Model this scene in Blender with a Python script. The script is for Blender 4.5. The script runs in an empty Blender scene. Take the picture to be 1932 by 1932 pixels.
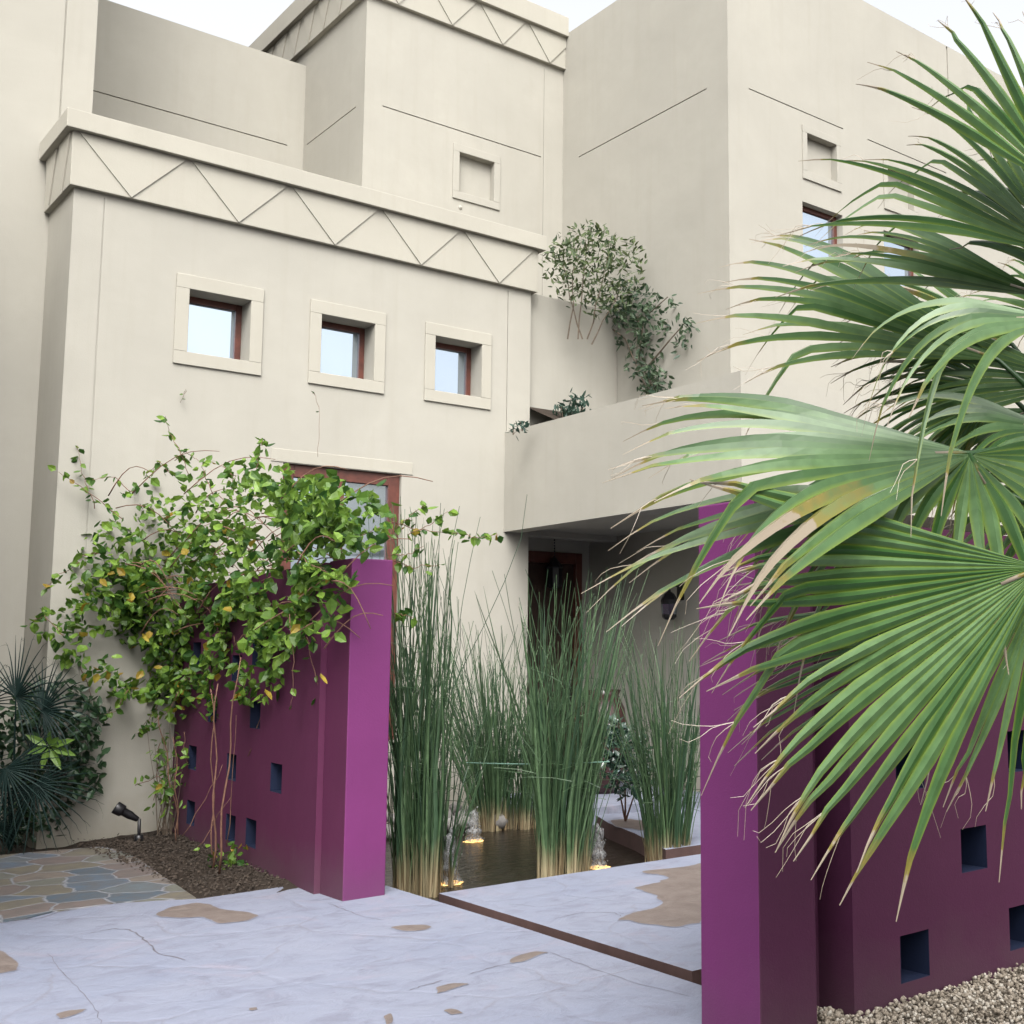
import bpy, math, random
from mathutils import Vector, Matrix, noise
R = math.radians
random.seed(7)
sc = bpy.context.scene
col = sc.collection

# ------------------------------------------------------------------ camera
# house axes: +X runs along the facades (right, receding), +Y runs back, eye height 1.6 m
F, CX, PITCH, ROLL, YAW = 2244.64, 1364.8, 0.117283, -0.0087033, 0.832808
def _basis():
    a = Vector((math.sin(YAW), math.cos(YAW), 0)); b = Vector((-math.cos(YAW), math.sin(YAW), 0)); z = Vector((0, 0, 1))
    def w(v): return Vector((a.dot(v), b.dot(v), z.dot(v)))
    cp, sp = math.cos(PITCH), math.sin(PITCH)
    fwd = Vector((0, cp, sp)); up = Vector((0, -sp, cp)); rt = Vector((1, 0, 0))
    c, s = math.cos(ROLL), math.sin(ROLL)
    return w(rt*c + up*s), w(up*c - rt*s), w(fwd)
RT, UP, FW = _basis()
EYE = Vector((0, 0, 1.6))
def ray(x, y): return FW + RT*((x-CX)/F) - UP*((y-966)/F)
def at(x, y, ax, v):
    d = ray(x, y); return EYE + d*((v-EYE[ax])/d[ax])
def dp(x, y, t): return EYE + ray(x, y)*t

# ------------------------------------------------------------------ materials
def new_mat(name):
    m = bpy.data.materials.new(name); m.use_nodes = True
    nt = m.node_tree; nt.nodes.clear()
    out = nt.nodes.new('ShaderNodeOutputMaterial'); b = nt.nodes.new('ShaderNodeBsdfPrincipled')
    nt.links.new(b.outputs[0], out.inputs[0])
    return m, nt, b, out
def N(nt, typ, **kw):
    n = nt.nodes.new('ShaderNode'+typ)
    for k, v in kw.items():
        if k in n.inputs.keys(): n.inputs[k].default_value = v
        else: setattr(n, k, v)
    return n
def mixc(nt, fac, a, b, mode='MIX'):
    n = nt.nodes.new('ShaderNodeMix'); n.data_type = 'RGBA'; n.blend_type = mode
    for i, v in ((0, fac), (6, a), (7, b)):
        if hasattr(v, 'links'): nt.links.new(v, n.inputs[i])
        elif isinstance(v, (int, float)): n.inputs[i].default_value = v
        else: n.inputs[i].default_value = (*v, 1) if len(v) == 3 else v
    return n.outputs[2]
def ramp(nt, src, stops):
    n = nt.nodes.new('ShaderNodeValToRGB'); nt.links.new(src, n.inputs[0])
    e = n.color_ramp.elements
    while len(e) < len(stops): e.new(0.5)
    for i, (p, c) in enumerate(stops):
        e[i].position = p; e[i].color = (*c, 1) if not isinstance(c, (int, float)) else (c, c, c, 1)
    return n.outputs[0]
def coords(nt, scale=(1, 1, 1)):
    g = nt.nodes.new('ShaderNodeNewGeometry'); mp = nt.nodes.new('ShaderNodeMapping')
    mp.inputs['Scale'].default_value = scale
    nt.links.new(g.outputs['Position'], mp.inputs['Vector']); return mp.outputs[0]
def noise_tex(nt, vec, scale, detail=4, rough=.55, dist=0):
    n = N(nt, 'TexNoise', Scale=scale, Detail=detail, Roughness=rough, Distortion=dist)
    nt.links.new(vec, n.inputs['Vector']); return n.outputs[0]
def bump(nt, b, h, strength, dist=.01, prev=None):
    n = N(nt, 'Bump', Strength=strength, Distance=dist); nt.links.new(h, n.inputs['Height'])
    if prev: nt.links.new(prev, n.inputs['Normal'])
    nt.links.new(n.outputs[0], b.inputs['Normal']); return n.outputs[0]
def plaster(name, base, var=.08, rough=.9, grain=.35, streak=.09, dirt=None):
    base = tuple(v*.82 for v in base); dirt = dirt and (tuple(v*.82 for v in dirt[0]), dirt[1])
    m, nt, b, o = new_mat(name)
    c = coords(nt); big = noise_tex(nt, c, .7, 5, .6, .4); med = noise_tex(nt, c, 6, 5, .6)
    st = noise_tex(nt, coords(nt, (5, 5, .35)), 1.6, 4, .6)
    lo = tuple(v*(1-var*1.6) for v in base); hi = tuple(min(1, v*(1+var)) for v in base)
    x = mixc(nt, ramp(nt, big, [(.3, 0), (.7, 1)]), lo, hi)
    x = mixc(nt, ramp(nt, med, [(.35, 0), (.75, .45)]), x, tuple(v*(1-var*1.3) for v in base))
    x = mixc(nt, ramp(nt, st, [(.52, 0), (.78, streak*3)]), x, tuple(v*.82*w for v, w in zip(base, (1, .99, .95))))
    if dirt:
        sep = N(nt, 'SeparateXYZ'); nt.links.new(coords(nt), sep.inputs[0])
        ad = N(nt, 'Math', operation='MULTIPLY_ADD'); ad.inputs[1].default_value = .55; nt.links.new(noise_tex(nt, c, 4, 5, .65), ad.inputs[0]); nt.links.new(sep.outputs[2], ad.inputs[2])
        x = mixc(nt, ramp(nt, ad.outputs[0], [(.22, dirt[1]), (.62, 0)]), x, dirt[0])
    nt.links.new(x, b.inputs['Base Color']); b.inputs['Roughness'].default_value = rough
    b.inputs['Specular IOR Level'].default_value = .25
    p = bump(nt, b, noise_tex(nt, c, 2.2, 3, .5), .25, .03)
    bump(nt, b, noise_tex(nt, c, 90, 4, .7), grain, .004, p)
    return m
M = {}
M['wall'] = plaster('sand_plaster', (.376, .360, .313), .05, dirt=((.23, .20, .155), .5))
M['trim'] = plaster('trim_plaster', (.392, .373, .318), .035)
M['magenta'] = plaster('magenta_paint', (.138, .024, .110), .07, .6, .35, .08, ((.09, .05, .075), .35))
M['plum'] = plaster('plum_paint_pillar_shade', (.054, .009, .035), .11, .75, .35, .1, ((.06, .03, .042), .7))
M['plumred'] = plaster('plum_red_paint_pillar_shade', (.088, .016, .052), .09, .7, .35, .08, ((.09, .05, .065), .7))
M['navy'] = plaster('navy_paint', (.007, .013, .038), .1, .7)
M['soil'] = plaster('soil_earth', (.035, .025, .018), .35, 1, .9)
M['mud'] = plaster('pond_bed', (.05, .04, .03), .3, 1, .9)
M['edge'] = plaster('slab_edge', (.10, .06, .055), .35, .8, .5, .3)

def simple(name, base, rough=.5, metal=0, var=.15, scale=8, spec=.5, bmp=.1):
    base = tuple(v*.82 for v in base)
    m, nt, b, o = new_mat(name); c = coords(nt)
    x = mixc(nt, ramp(nt, noise_tex(nt, c, scale, 4), [(.3, 0), (.7, 1)]), tuple(v*(1-var) for v in base), tuple(min(1, v*(1+var)) for v in base))
    nt.links.new(x, b.inputs['Base Color']); b.inputs['Roughness'].default_value = rough; b.inputs['Metallic'].default_value = metal
    b.inputs['Specular IOR Level'].default_value = spec
    bump(nt, b, noise_tex(nt, c, scale*6, 3), bmp, .003)
    return m
M['wood'] = simple('red_brown_wood', (.10, .030, .020), .45, 0, .3, 12)
M['door'] = simple('dark_door_wood', (.035, .018, .013), .4, 0, .3, 14)
M['black'] = simple('black_metal', (.012, .012, .014), .38, .2, .2)
M['lens'] = simple('lamp_lens', (.75, .78, .8), .15, .2, .05)
M['pot'] = simple('dark_glazed_pot', (.05, .022, .02), .25, 0, .3)
M['stem'] = simple('woody_stem', (.17, .085, .055), .8, 0, .3, 30)
M['twig'] = simple('pale_twig', (.14, .105, .075), .8, 0, .3, 30)
M['trunkm'] = simple('palm_trunk', (.12, .085, .055), .95, 0, .4, 20, .2, .6)
M['cord'] = simple('green_cord', (.12, .22, .17), .6)
M['foam'] = simple('foaming_water', (.26, .265, .27), .5, 0, .06, 40, .5, .8)
M['gravel'] = simple('pebble_stone', (.22, .19, .15), .85, 0, .45, 23, .3, .3)
M['litter'] = simple('leaf_litter', (.042, .030, .021), .9, 0, .55, 25)
M['rock'] = simple('grey_rock', (.17, .16, .15), .9, 0, .3, 9, .3, .6)

nt = M['foam'].node_tree; tp_ = N(nt, 'BsdfTransparent'); ms_ = N(nt, 'MixShader'); ou_ = [n for n in nt.nodes if n.type == 'OUTPUT_MATERIAL'][0]; pb_ = [n for n in nt.nodes if n.type == 'BSDF_PRINCIPLED'][0]
nt.links.new(ramp(nt, noise_tex(nt, coords(nt, (1, 1, .4)), 45, 3), [(.38, .9), (.6, .25)]), ms_.inputs[0]); nt.links.new(pb_.outputs[0], ms_.inputs[1]); nt.links.new(tp_.outputs[0], ms_.inputs[2]); nt.links.new(ms_.outputs[0], ou_.inputs[0])
# reflective glazing: smoked glass with a faint mirror coat
m, nt, b, o = new_mat('coated_glass'); b.inputs['Base Color'].default_value = (.50, .58, .67, 1)
b.inputs['Metallic'].default_value = .92; b.inputs['Roughness'].default_value = .04
bump(nt, b, noise_tex(nt, coords(nt), 1.3, 2), .05, .02); M['glass'] = m
# water
m, nt, b, o = new_mat('dark_pond_water'); b.inputs['Base Color'].default_value = (.014, .011, .008, 1); b.inputs['Roughness'].default_value = .2
b.inputs['Specular IOR Level'].default_value = .3
bump(nt, b, noise_tex(nt, coords(nt, (1, 1.6, 1)), 7, 4, .6, .8), .7, .03); M['water'] = m
# warm lamps under the jets
m, nt, b, o = new_mat('underwater_lamp_glow'); b.inputs['Base Color'].default_value = (.9, .6, .2, 1)
e = ramp(nt, noise_tex(nt, coords(nt), 22, 3), [(.35, (.75, .28, .05)), (.6, (1, .72, .3))]); nt.links.new(e, b.inputs['Emission Color']); b.inputs['Emission Strength'].default_value = .42
M['glow'] = m

# leaves: point attributes tt (0 at base, 1 at tip) and rr (random per leaf)
def leafmat(name, c1, c2, tip=None, tip0=.72, rough=.42, transl=.25, edge=None, spec=.35):
    c1 = tuple(v*.86 for v in c1); c2 = tuple(v*.86 for v in c2); tip = tip and [tuple(v*.82 for v in q) for q in tip]
    m, nt, b, o = new_mat(name)
    at_ = N(nt, 'Attribute', attribute_name='rr'); att = N(nt, 'Attribute', attribute_name='tt')
    x = mixc(nt, at_.outputs[2], c1, c2)
    nz = noise_tex(nt, coords(nt), 14, 3)
    x = mixc(nt, ramp(nt, nz, [(.4, 0), (.75, .5)]), x, tuple(v*.6 for v in c1))
    if edge:
        ae = N(nt, 'Attribute', attribute_name='ee')
        x = mixc(nt, ramp(nt, ae.outputs[2], [(.55, 0), (1, .75)]), x, edge)
    if tip:
        ad = N(nt, 'Math', operation='MULTIPLY_ADD'); ad.inputs[1].default_value = .16
        nt.links.new(nz, ad.inputs[0]); nt.links.new(att.outputs[2], ad.inputs[2])
        x = mixc(nt, ramp(nt, ad.outputs[0], [(tip0+.08, 0), (tip0+.16, 1)]), x, tip[0])
        x = mixc(nt, ramp(nt, ad.outputs[0], [(tip0+.15, 0), (tip0+.22, 1)]), x, tip[1])
    nt.links.new(x, b.inputs['Base Color']); b.inputs['Roughness'].default_value = rough
    b.inputs['Specular IOR Level'].default_value = spec
    tr = N(nt, 'BsdfTranslucent'); nt.links.new(x, tr.inputs[0])
    ms = N(nt, 'MixShader'); ms.inputs[0].default_value = transl
    nt.links.new(b.outputs[0], ms.inputs[1]); nt.links.new(tr.outputs[0], ms.inputs[2]); nt.links.new(ms.outputs[0], o.inputs[0])
    return m
M['palm'] = leafmat('fan_palm_blade', (.020, .068, .012), (.105, .185, .075), ((.20, .15, .03), (.27, .225, .165)), .84, .36, .20, (.12, .17, .02), .4)
M['darkpalm'] = leafmat('dark_palm_blade', (.007, .020, .017), (.018, .038, .034), None, .7, .6, .10, None, .15)
M['vine'] = leafmat('vine_leaf', (.030, .09, .015), (.22, .36, .05), None, .7, .42, .35)
M['yellow'] = leafmat('yellow_leaf', (.26, .17, .02), (.38, .30, .04), None, .7, .5, .35)
M['bush'] = leafmat('olive_bush_leaf', (.028, .055, .022), (.115, .15, .055), None, .7, .5, .25)
M['bush2'] = leafmat('trailing_shrub_leaf', (.022, .05, .028), (.085, .13, .065), None, .7, .5, .25)
M['trail'] = leafmat('blue_green_leaf', (.022, .055, .04), (.055, .10, .07), None, .7, .45, .25)
M['dark'] = leafmat('dark_shrub_leaf', (.012, .034, .014), (.035, .075, .03), None, .7, .4, .15)
M['bright'] = leafmat('bright_shrub_leaf', (.12, .23, .04), (.18, .30, .06), None, .7, .4, .35)
M['glossy'] = leafmat('glossy_shrub_leaf', (.02, .05, .035), (.04, .085, .055), None, .7, .12, .1, None, 1.0)
m = leafmat('reed_stem', (.020, .050, .024), (.085, .145, .065), None, .7, .5, .12)
nt = m.node_tree
# reeds turn straw-coloured at the foot
bs = [n for n in nt.nodes if n.type == 'BSDF_PRINCIPLED'][0]; src = bs.inputs['Base Color'].links[0].from_socket
att = N(nt, 'Attribute', attribute_name='tt'); ar = N(nt, 'Attribute', attribute_name='rr')
x = mixc(nt, ramp(nt, att.outputs[2], [(.05, .9), (.17, 0)]), src, mixc(nt, ar.outputs[2], (.16, .105, .055), (.32, .27, .17)))
nt.links.new(x, bs.inputs['Base Color']); M['reed'] = m

# paving: bleached lavender-grey stamped concrete
m, nt, b, o = new_mat('bleached_paving'); c = coords(nt)
big = noise_tex(nt, c, .9, 6, .6, .6); fine = noise_tex(nt, coords(nt, (1, 1.3, 1)), 4.2, 8, .68, .6); gr = noise_tex(nt, c, 45, 4, .7)
x = mixc(nt, ramp(nt, big, [(.3, 0), (.7, 1)]), (.146, .162, .218), (.178, .190, .238))
x = mixc(nt, ramp(nt, fine, [(.34, .8), (.5, 0)]), x, (.125, .130, .172))
x = mixc(nt, ramp(nt, noise_tex(nt, c, 1.7, 7, .7, 1.2), [(.56, 0), (.75, .55)]), x, (.22, .185, .22))
x = mixc(nt, ramp(nt, gr, [(.25, .5), (.4, 0)]), x, (.12, .12, .16))
vein = noise_tex(nt, coords(nt, (.6, 1, 1)), 2.1, 6, .62, 2.5)
x = mixc(nt, ramp(nt, vein, [(.488, 0), (.5, .15), (.512, 0)]), x, (.13, .125, .15))
nt.links.new(x, b.inputs['Base Color']); b.inputs['Roughness'].default_value = .75
vs_ = N(nt, 'TexVoronoi', feature='DISTANCE_TO_EDGE', Scale=1.15); vs_.voronoi_dimensions = '2D'
vq = N(nt, 'VectorMath', operation='MULTIPLY_ADD'); vq.inputs[1].default_value = (.35, .35, 0); nq = N(nt, 'TexNoise', Scale=2.2, Detail=5.0); nt.links.new(c, nq.inputs[0]); nt.links.new(nq.outputs[1], vq.inputs[0]); nt.links.new(c, vq.inputs[2]); nt.links.new(vq.outputs[0], vs_.inputs['Vector'])
jl = ramp(nt, vs_.outputs[0], [(.004, 1), (.02, 0)]); jm = N(nt, 'Math', operation='MULTIPLY'); nt.links.new(jl, jm.inputs[0]); nt.links.new(ramp(nt, noise_tex(nt, c, 1.9, 3), [(.45, 0), (.6, .28)]), jm.inputs[1])
x = mixc(nt, jm.outputs[0], x, (.12, .105, .115))
ta = N(nt, 'Attribute', attribute_name='tt'); tm = N(nt, 'Math', operation='MULTIPLY_ADD'); tm.inputs[1].default_value = .8; nt.links.new(noise_tex(nt, c, 16, 5, .7), tm.inputs[0]); nt.links.new(ta.outputs[2], tm.inputs[2])
sc1 = mixc(nt, ramp(nt, noise_tex(nt, c, 7, 6, .7, .5), [(.3, 0), (.7, 1)]), (.085, .062, .050), (.135, .108, .092))
x = mixc(nt, ramp(nt, tm.outputs[0], [(.50, 0), (.78, .95)]), x, sc1); nt.links.new(x, b.inputs['Base Color'])
p = bump(nt, b, ramp(nt, vs_.outputs[0], [(0, 0), (.05, 1)]), .35, .01)
p = bump(nt, b, fine, .6, .025, p); p = bump(nt, b, vein, .3, .02, p); bump(nt, b, gr, .25, .004, p); M['paving'] = m
m, nt, b, o = new_mat('brown_worn_patch'); c = coords(nt)
x = mixc(nt, ramp(nt, noise_tex(nt, c, 6, 6, .65, .5), [(.3, 0), (.7, 1)]), (.10, .072, .058), (.165, .125, .105))
nt.links.new(x, b.inputs['Base Color']); b.inputs['Roughness'].default_value = .7; bump(nt, b, noise_tex(nt, c, 50, 3), .2, .004); M['stain'] = m
M['crack'] = simple('paving_joint', (.12, .11, .13), .9, 0, .3)
# flagstones
m, nt, b, o = new_mat('crazy_flagstone'); c = coords(nt)
nz = N(nt, 'TexNoise', Scale=2.5, Detail=3.0); nt.links.new(c, nz.inputs[0])
vm = N(nt, 'VectorMath', operation='MULTIPLY_ADD'); vm.inputs[1].default_value = (.22, .22, 0); nt.links.new(nz.outputs[1], vm.inputs[0]); nt.links.new(c, vm.inputs[2])
def vor(feat):
    v = N(nt, 'TexVoronoi', feature=feat, Scale=3.1); v.voronoi_dimensions = '2D'; v.inputs['Randomness'].default_value = .85; nt.links.new(vm.outputs[0], v.inputs['Vector']); return v
v1 = vor('F1'); v2 = vor('DISTANCE_TO_EDGE')
sep = N(nt, 'SeparateColor'); nt.links.new(v1.outputs['Color'], sep.inputs[0])
n_ = nt.nodes.new('ShaderNodeValToRGB'); n_.color_ramp.interpolation = 'CONSTANT'; nt.links.new(sep.outputs[0], n_.inputs[0])
cl = [(0, (.15, .21, .28)), (.2, (.26, .23, .16)), (.36, (.27, .21, .19)), (.5, (.11, .17, .23)), (.62, (.24, .25, .20)), (.74, (.33, .27, .22)), (.86, (.19, .24, .27))]
e = n_.color_ramp.elements
while len(e) < len(cl): e.new(.5)
for i, (p_, cc) in enumerate(cl): e[i].position = p_; e[i].color = (*cc, 1)
x = mixc(nt, ramp(nt, noise_tex(nt, c, 9, 6, .65), [(.35, 0), (.65, .8)]), n_.outputs[0], (.17, .155, .145))
x = mixc(nt, ramp(nt, v2.outputs[0], [(.018, 1), (.04, 0)]), x, (.36, .37, .40))
x = mixc(nt, 1.0, x, (.44, .44, .45), 'MULTIPLY')
nt.links.new(x, b.inputs['Base Color']); b.inputs['Roughness'].default_value = .6
p = bump(nt, b, ramp(nt, v2.outputs[0], [(.01, 0), (.05, 1)]), .5, .012); bump(nt, b, noise_tex(nt, c, 12, 5, .6), .35, .01, p); M['flag'] = m

# ------------------------------------------------------------------ mesh builder
class MB:
    def __init__(s): s.v = []; s.f = []; s.mi = []; s.t = []; s.r = []; s.e = []
    def vert(s, p, t=0, r=0, e=0):
        s.v.append(tuple(p)); s.t.append(t); s.r.append(r); s.e.append(e); return len(s.v)-1
    def face(s, ids, mi=0): s.f.append(tuple(ids)); s.mi.append(mi)
    def quad(s, a, b, c, d, mi=0, t=0, r=0): s.face([s.vert(p, t, r) for p in (a, b, c, d)], mi)
    def poly(s, pts, mi=0): s.face([s.vert(p) for p in pts], mi)
    def box(s, a, b, mi=0, skip=''):
        (x0, y0, z0), (x1, y1, z1) = a, b
        V = [s.vert(p) for p in ((x0,y0,z0),(x1,y0,z0),(x1,y1,z0),(x0,y1,z0),(x0,y0,z1),(x1,y0,z1),(x1,y1,z1),(x0,y1,z1))]
        for k, q in (('b',(0,3,2,1)),('t',(4,5,6,7)),('f',(0,1,5,4)),('k',(2,3,7,6)),('l',(3,0,4,7)),('r',(1,2,6,5))):
            if k not in skip: s.face([V[i] for i in q], mi)
    def prism(s, pts, z0, z1, mi=0, side=None):      # ccw outline
        n = len(pts)
        s.poly([(x, y, z1) for x, y in pts], mi); s.poly([(x, y, z0) for x, y in pts[::-1]], mi)
        for i in range(n):
            (x0, y0), (x1, y1) = pts[i], pts[(i+1) % n]
            s.quad((x0,y0,z0),(x1,y1,z0),(x1,y1,z1),(x0,y0,z1), mi if side is None else side)
    def panel(s, org, ux, uy, nrm, w0, w1, h0, h1, holes, mi=0):
        # front face of a wall in plane org+ux*u+uy*v with rectangular recesses (u0,u1,v0,v1,depth,back_mi,side_mi); nrm points outwards
        org, ux, uy, nrm = map(Vector, (org, ux, uy, nrm))
        us = sorted({w0, w1} | {h[0] for h in holes} | {h[1] for h in holes}); vs = sorted({h0, h1} | {h[2] for h in holes} | {h[3] for h in holes})
        P = lambda u, v, d=0: org + ux*u + uy*v - nrm*d
        for i in range(len(us)-1):
            for j in range(len(vs)-1):
                cu, cv = (us[i]+us[i+1])/2, (vs[j]+vs[j+1])/2
                if any(h[0] < cu < h[1] and h[2] < cv < h[3] for h in holes): continue
                s.quad(P(us[i],vs[j]), P(us[i+1],vs[j]), P(us[i+1],vs[j+1]), P(us[i],vs[j+1]), mi)
        for (u0, u1, v0, v1, d, bm, sm) in holes:
            for a, b2 in (((u0,v0),(u1,v0)),((u1,v0),(u1,v1)),((u1,v1),(u0,v1)),((u0,v1),(u0,v0))):
                s.quad(P(*a), P(*b2), P(*b2, d), P(*a, d), sm)
            if bm is not None: s.quad(P(u0,v0,d), P(u1,v0,d), P(u1,v1,d), P(u0,v1,d), bm)
    def tube(s, pts, r0, r1=None, n=5, mi=0, rr=0, t0=0, t1=1):
        r1 = r0 if r1 is None else r1; L = len(pts); prev = None; ref = Vector((.31, .22, .93))
        for i, p in enumerate(pts):
            p = Vector(p); d = (Vector(pts[min(i+1, L-1)]) - Vector(pts[max(i-1, 0)]))
            if d.length < 1e-9: d = Vector((0, 0, 1))
            d.normalize(); a = d.cross(ref)
            if a.length < .05: a = d.cross(Vector((1, 0, 0)))
            a.normalize(); b = d.cross(a); k = i/(L-1); rad = r0+(r1-r0)*k
            ring = [s.vert(p + (a*math.cos(2*math.pi*j/n) + b*math.sin(2*math.pi*j/n))*rad, t0+(t1-t0)*k, rr) for j in range(n)]
            if prev:
                for j in range(n): s.face((prev[j], prev[(j+1)%n], ring[(j+1)%n], ring[j]), mi)
            else: s.face(ring[::-1], mi)
            prev = ring
        s.face(prev, mi)
    def lathe(s, c, prof, n=16, mi=0, ax=None):
        ax = Vector(ax or (0, 0, 1)).normalized(); a = ax.orthogonal().normalized(); b = ax.cross(a); prev = None; c = Vector(c)
        for r, h in prof:
            ring = [s.vert(c + ax*h + (a*math.cos(2*math.pi*j/n) + b*math.sin(2*math.pi*j/n))*r) for j in range(n)]
            if prev:
                for j in range(n): s.face((prev[j], prev[(j+1)%n], ring[(j+1)%n], ring[j]), mi)
            prev = ring
    def leaf(s, p, d, n, L, W, rr, fold=.25, curl=.2, mi=0):
        d = d.normalized(); n = (n - d*n.dot(d))
        if n.length < 1e-4: n = d.orthogonal()
        n.normalize(); sd = d.cross(n)
        P = lambda k, w, h: p + d*(k*L) + sd*(w*W) + n*(h*W) - n*(curl*L*k*k)
        b0 = s.vert(p, 0, rr); m1 = s.vert(P(.35,0,-fold), .35, rr); m2 = s.vert(P(.72,0,-fold*.7), .7, rr); tp = s.vert(P(1,0,0), 1, rr)
        l1 = s.vert(P(.32,.5,0), .3, rr); l2 = s.vert(P(.7,.36,0), .7, rr); r1 = s.vert(P(.32,-.5,0), .3, rr); r2 = s.vert(P(.7,-.36,0), .7, rr)
        for q in ((b0,m1,l1),(b0,r1,m1),(m1,m2,l2,l1),(m1,r1,r2,m2),(m2,tp,l2),(m2,r2,tp)): s.face(q, mi)
    def build(s, name, mats, parent=None, smooth=False, attrs=False, loc=None):
        me = bpy.data.meshes.new(name)
        off = Vector(loc) if loc is not None else None
        me.from_pydata([tuple(Vector(v)-off) for v in s.v] if off is not None else s.v, [], s.f)
        for m_ in (mats if isinstance(mats, (list, tuple)) else [mats]): me.materials.append(m_)
        me.polygons.foreach_set('material_index', s.mi)
        if smooth: me.polygons.foreach_set('use_smooth', [True]*len(s.f))
        if attrs:
            for nm, data in (('tt', s.t), ('rr', s.r), ('ee', s.e)):
                a = me.attributes.new(nm, 'FLOAT', 'POINT'); a.data.foreach_set('value', data)
        me.update()
        o = bpy.data.objects.new(name, me); col.objects.link(o)
        if parent is not None:
            o.parent = parent; o.location = -parent.location + (off if off is not None else Vector((0, 0, 0)))
        elif off is not None: o.location = off
        return o
def fixn(o):
    import bmesh
    bm = bmesh.new(); bm.from_mesh(o.data); bmesh.ops.remove_doubles(bm, verts=bm.verts, dist=1e-5); bmesh.ops.recalc_face_normals(bm, faces=bm.faces); bm.to_mesh(o.data); bm.free()
def bev(o, w=.006, seg=2):
    m_ = o.modifiers.new('Bevel', 'BEVEL'); m_.width = w; m_.segments = seg; m_.limit_method = 'ANGLE'; m_.angle_limit = R(40)
def tag(o, label=None, cat=None, group=None, kind=None):
    for k, v in (('label', label), ('category', cat), ('group', group), ('kind', kind)):
        if v: o[k] = v
    return o
def thing(name, loc, label, cat, group=None):
    o = bpy.data.objects.new(name, None); col.objects.link(o); o.location = Vector(loc); o.empty_display_size = .2
    return tag(o, label, cat, group)
def rv(s=1): return Vector((random.gauss(0, s), random.gauss(0, s), random.gauss(0, s)))

# ================================================================== GROUND
g = MB(); g.quad((-60,-60,-.5),(80,-60,-.5),(80,80,-.5),(-60,80,-.5)); tag(g.build('ground', M['soil']), kind='structure')
pv = MB()
pv.prism([(-7,-2),(3.50,-2),(3.50,3.66),(3.90,3.66),(3.93,4.4),(3.985,6.2),(4.0,7.93),(3.60,8.42),(2.9,8.40),(2.68,8.53),(2.45,8.63),(2.07,8.62),(1.9,8.52),(1.5,8.52),(-7,8.6)], -.49, 0, 0, 3)
def patch(mb, pts, z, mi):
    cx_ = sum(p[0] for p in pts)/len(pts); cy_ = sum(p[1] for p in pts)/len(pts); n = len(pts)
    area = sum(pts[i][0]*pts[(i+1)%n][1]-pts[(i+1)%n][0]*pts[i][1] for i in range(n)); sg = 1 if area > 0 else -1
    inn = []
    for i in range(n):
        a, b_ = Vector(pts[i-1]), Vector(pts[(i+1)%n]); d = (b_-a); d = Vector((-d.y, d.x)).normalized()*sg; m_ = min(.028, .45*abs(area)/2/max(.01, sum((Vector(pts[k])-Vector(pts[k-1])).length for k in range(n))))
        q = Vector(pts[i]); to = Vector((cx_, cy_))-q
        inn.append(q + d*min(m_, to.length*.35))
    o_ = [mb.vert((x, y, z), 0) for x, y in pts]; i_ = [mb.vert((q.x, q.y, z+.0015+.0004*math.sin(k_*1.7)), 1) for k_, q in enumerate(inn)]
    for i in range(n): mb.face((o_[i], o_[(i+1)%n], i_[(i+1)%n], i_[i]))
    mb.face(i_)
def gp(l): return [tuple(at(x, y, 2, 0)[:2]) for x, y in l]
def rag(pts, amp=.012, n=5):
    out = []
    for i in range(len(pts)):
        a, b = Vector(pts[i]), Vector(pts[(i+1) % len(pts)])
        for k in range(n):
            q = a.lerp(b, k/n)
            if k: q = q + Vector((random.uniform(-1,1), random.uniform(-1,1)))*amp
            out.append((q.x, q.y))
    return out
def smooth_poly(pts, it=2):
    for _ in range(it):
        q = []
        for i in range(len(pts)):
            a, b = Vector(pts[i]), Vector(pts[(i+1) % len(pts)])
            q += [a.lerp(b, .25), a.lerp(b, .75)]
        pts = q
    return [tuple(p) for p in pts]
for pl in ([(291,1725),(320,1712),(370,1703),(400,1707),(420,1716),(470,1721),(492,1728),(470,1738),(410,1744),(398,1738),(380,1731),(340,1733),(300,1731)],
           [(733,1751),(760,1746),(800,1745),(817,1749),(800,1756),(760,1758)],
           [(-30,1790),(8,1795),(24,1808),(38,1820),(34,1832),(0,1838),(-30,1838)],
           [(103,1915),(130,1907),(166,1904),(160,1909),(135,1918),(112,1924)],
           [(820,1864),(850,1856),(888,1857),(870,1862),(842,1872),(824,1876)],
           [(960,1812),(975,1804),(1010,1795),(1038,1797),(1015,1804),(990,1815),(965,1819)],
           [(835,1908),(850,1904),(868,1908),(876,1913),(850,1916)], [(470,1903),(485,1901),(487,1905),(474,1908)], [(722,1919),(738,1912),(742,1930),(728,1936)]):
    patch(pv, smooth_poly(rag(gp(pl), .008, 2), 2), .003, 1)
def crack(mb, pix, w=.006, z=.002):
    pts = gp(pix); q = []
    for i in range(len(pts)-1):
        for k in range(5):
            p = Vector(pts[i]).lerp(Vector(pts[i+1]), k/5); q.append(p + Vector((random.uniform(-1,1), random.uniform(-1,1)))*.008)
    q.append(Vector(pts[-1]))
    for i in range(len(q)-1):
        d = (q[i+1]-q[i]); n = Vector((-d.y, d.x)).normalized(); wa = w*.55*(.3+random.random()*.7); wb = w*.55*(.3+random.random()*.7)
        if i == 0: wa = .001
        if i == len(q)-2: wb = .001
        mb.quad((*(q[i]+n*wa), z), (*(q[i]-n*wa), z), (*(q[i+1]-n*wb), z), (*(q[i+1]+n*wb), z), 2)
crack(pv, [(165,1762),(215,1752),(243,1754),(262,1764),(278,1778),(300,1800),(350,1812)], .010)
crack(pv, [(0,1742),(40,1736),(75,1733),(110,1722),(145,1716)], .010)
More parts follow.
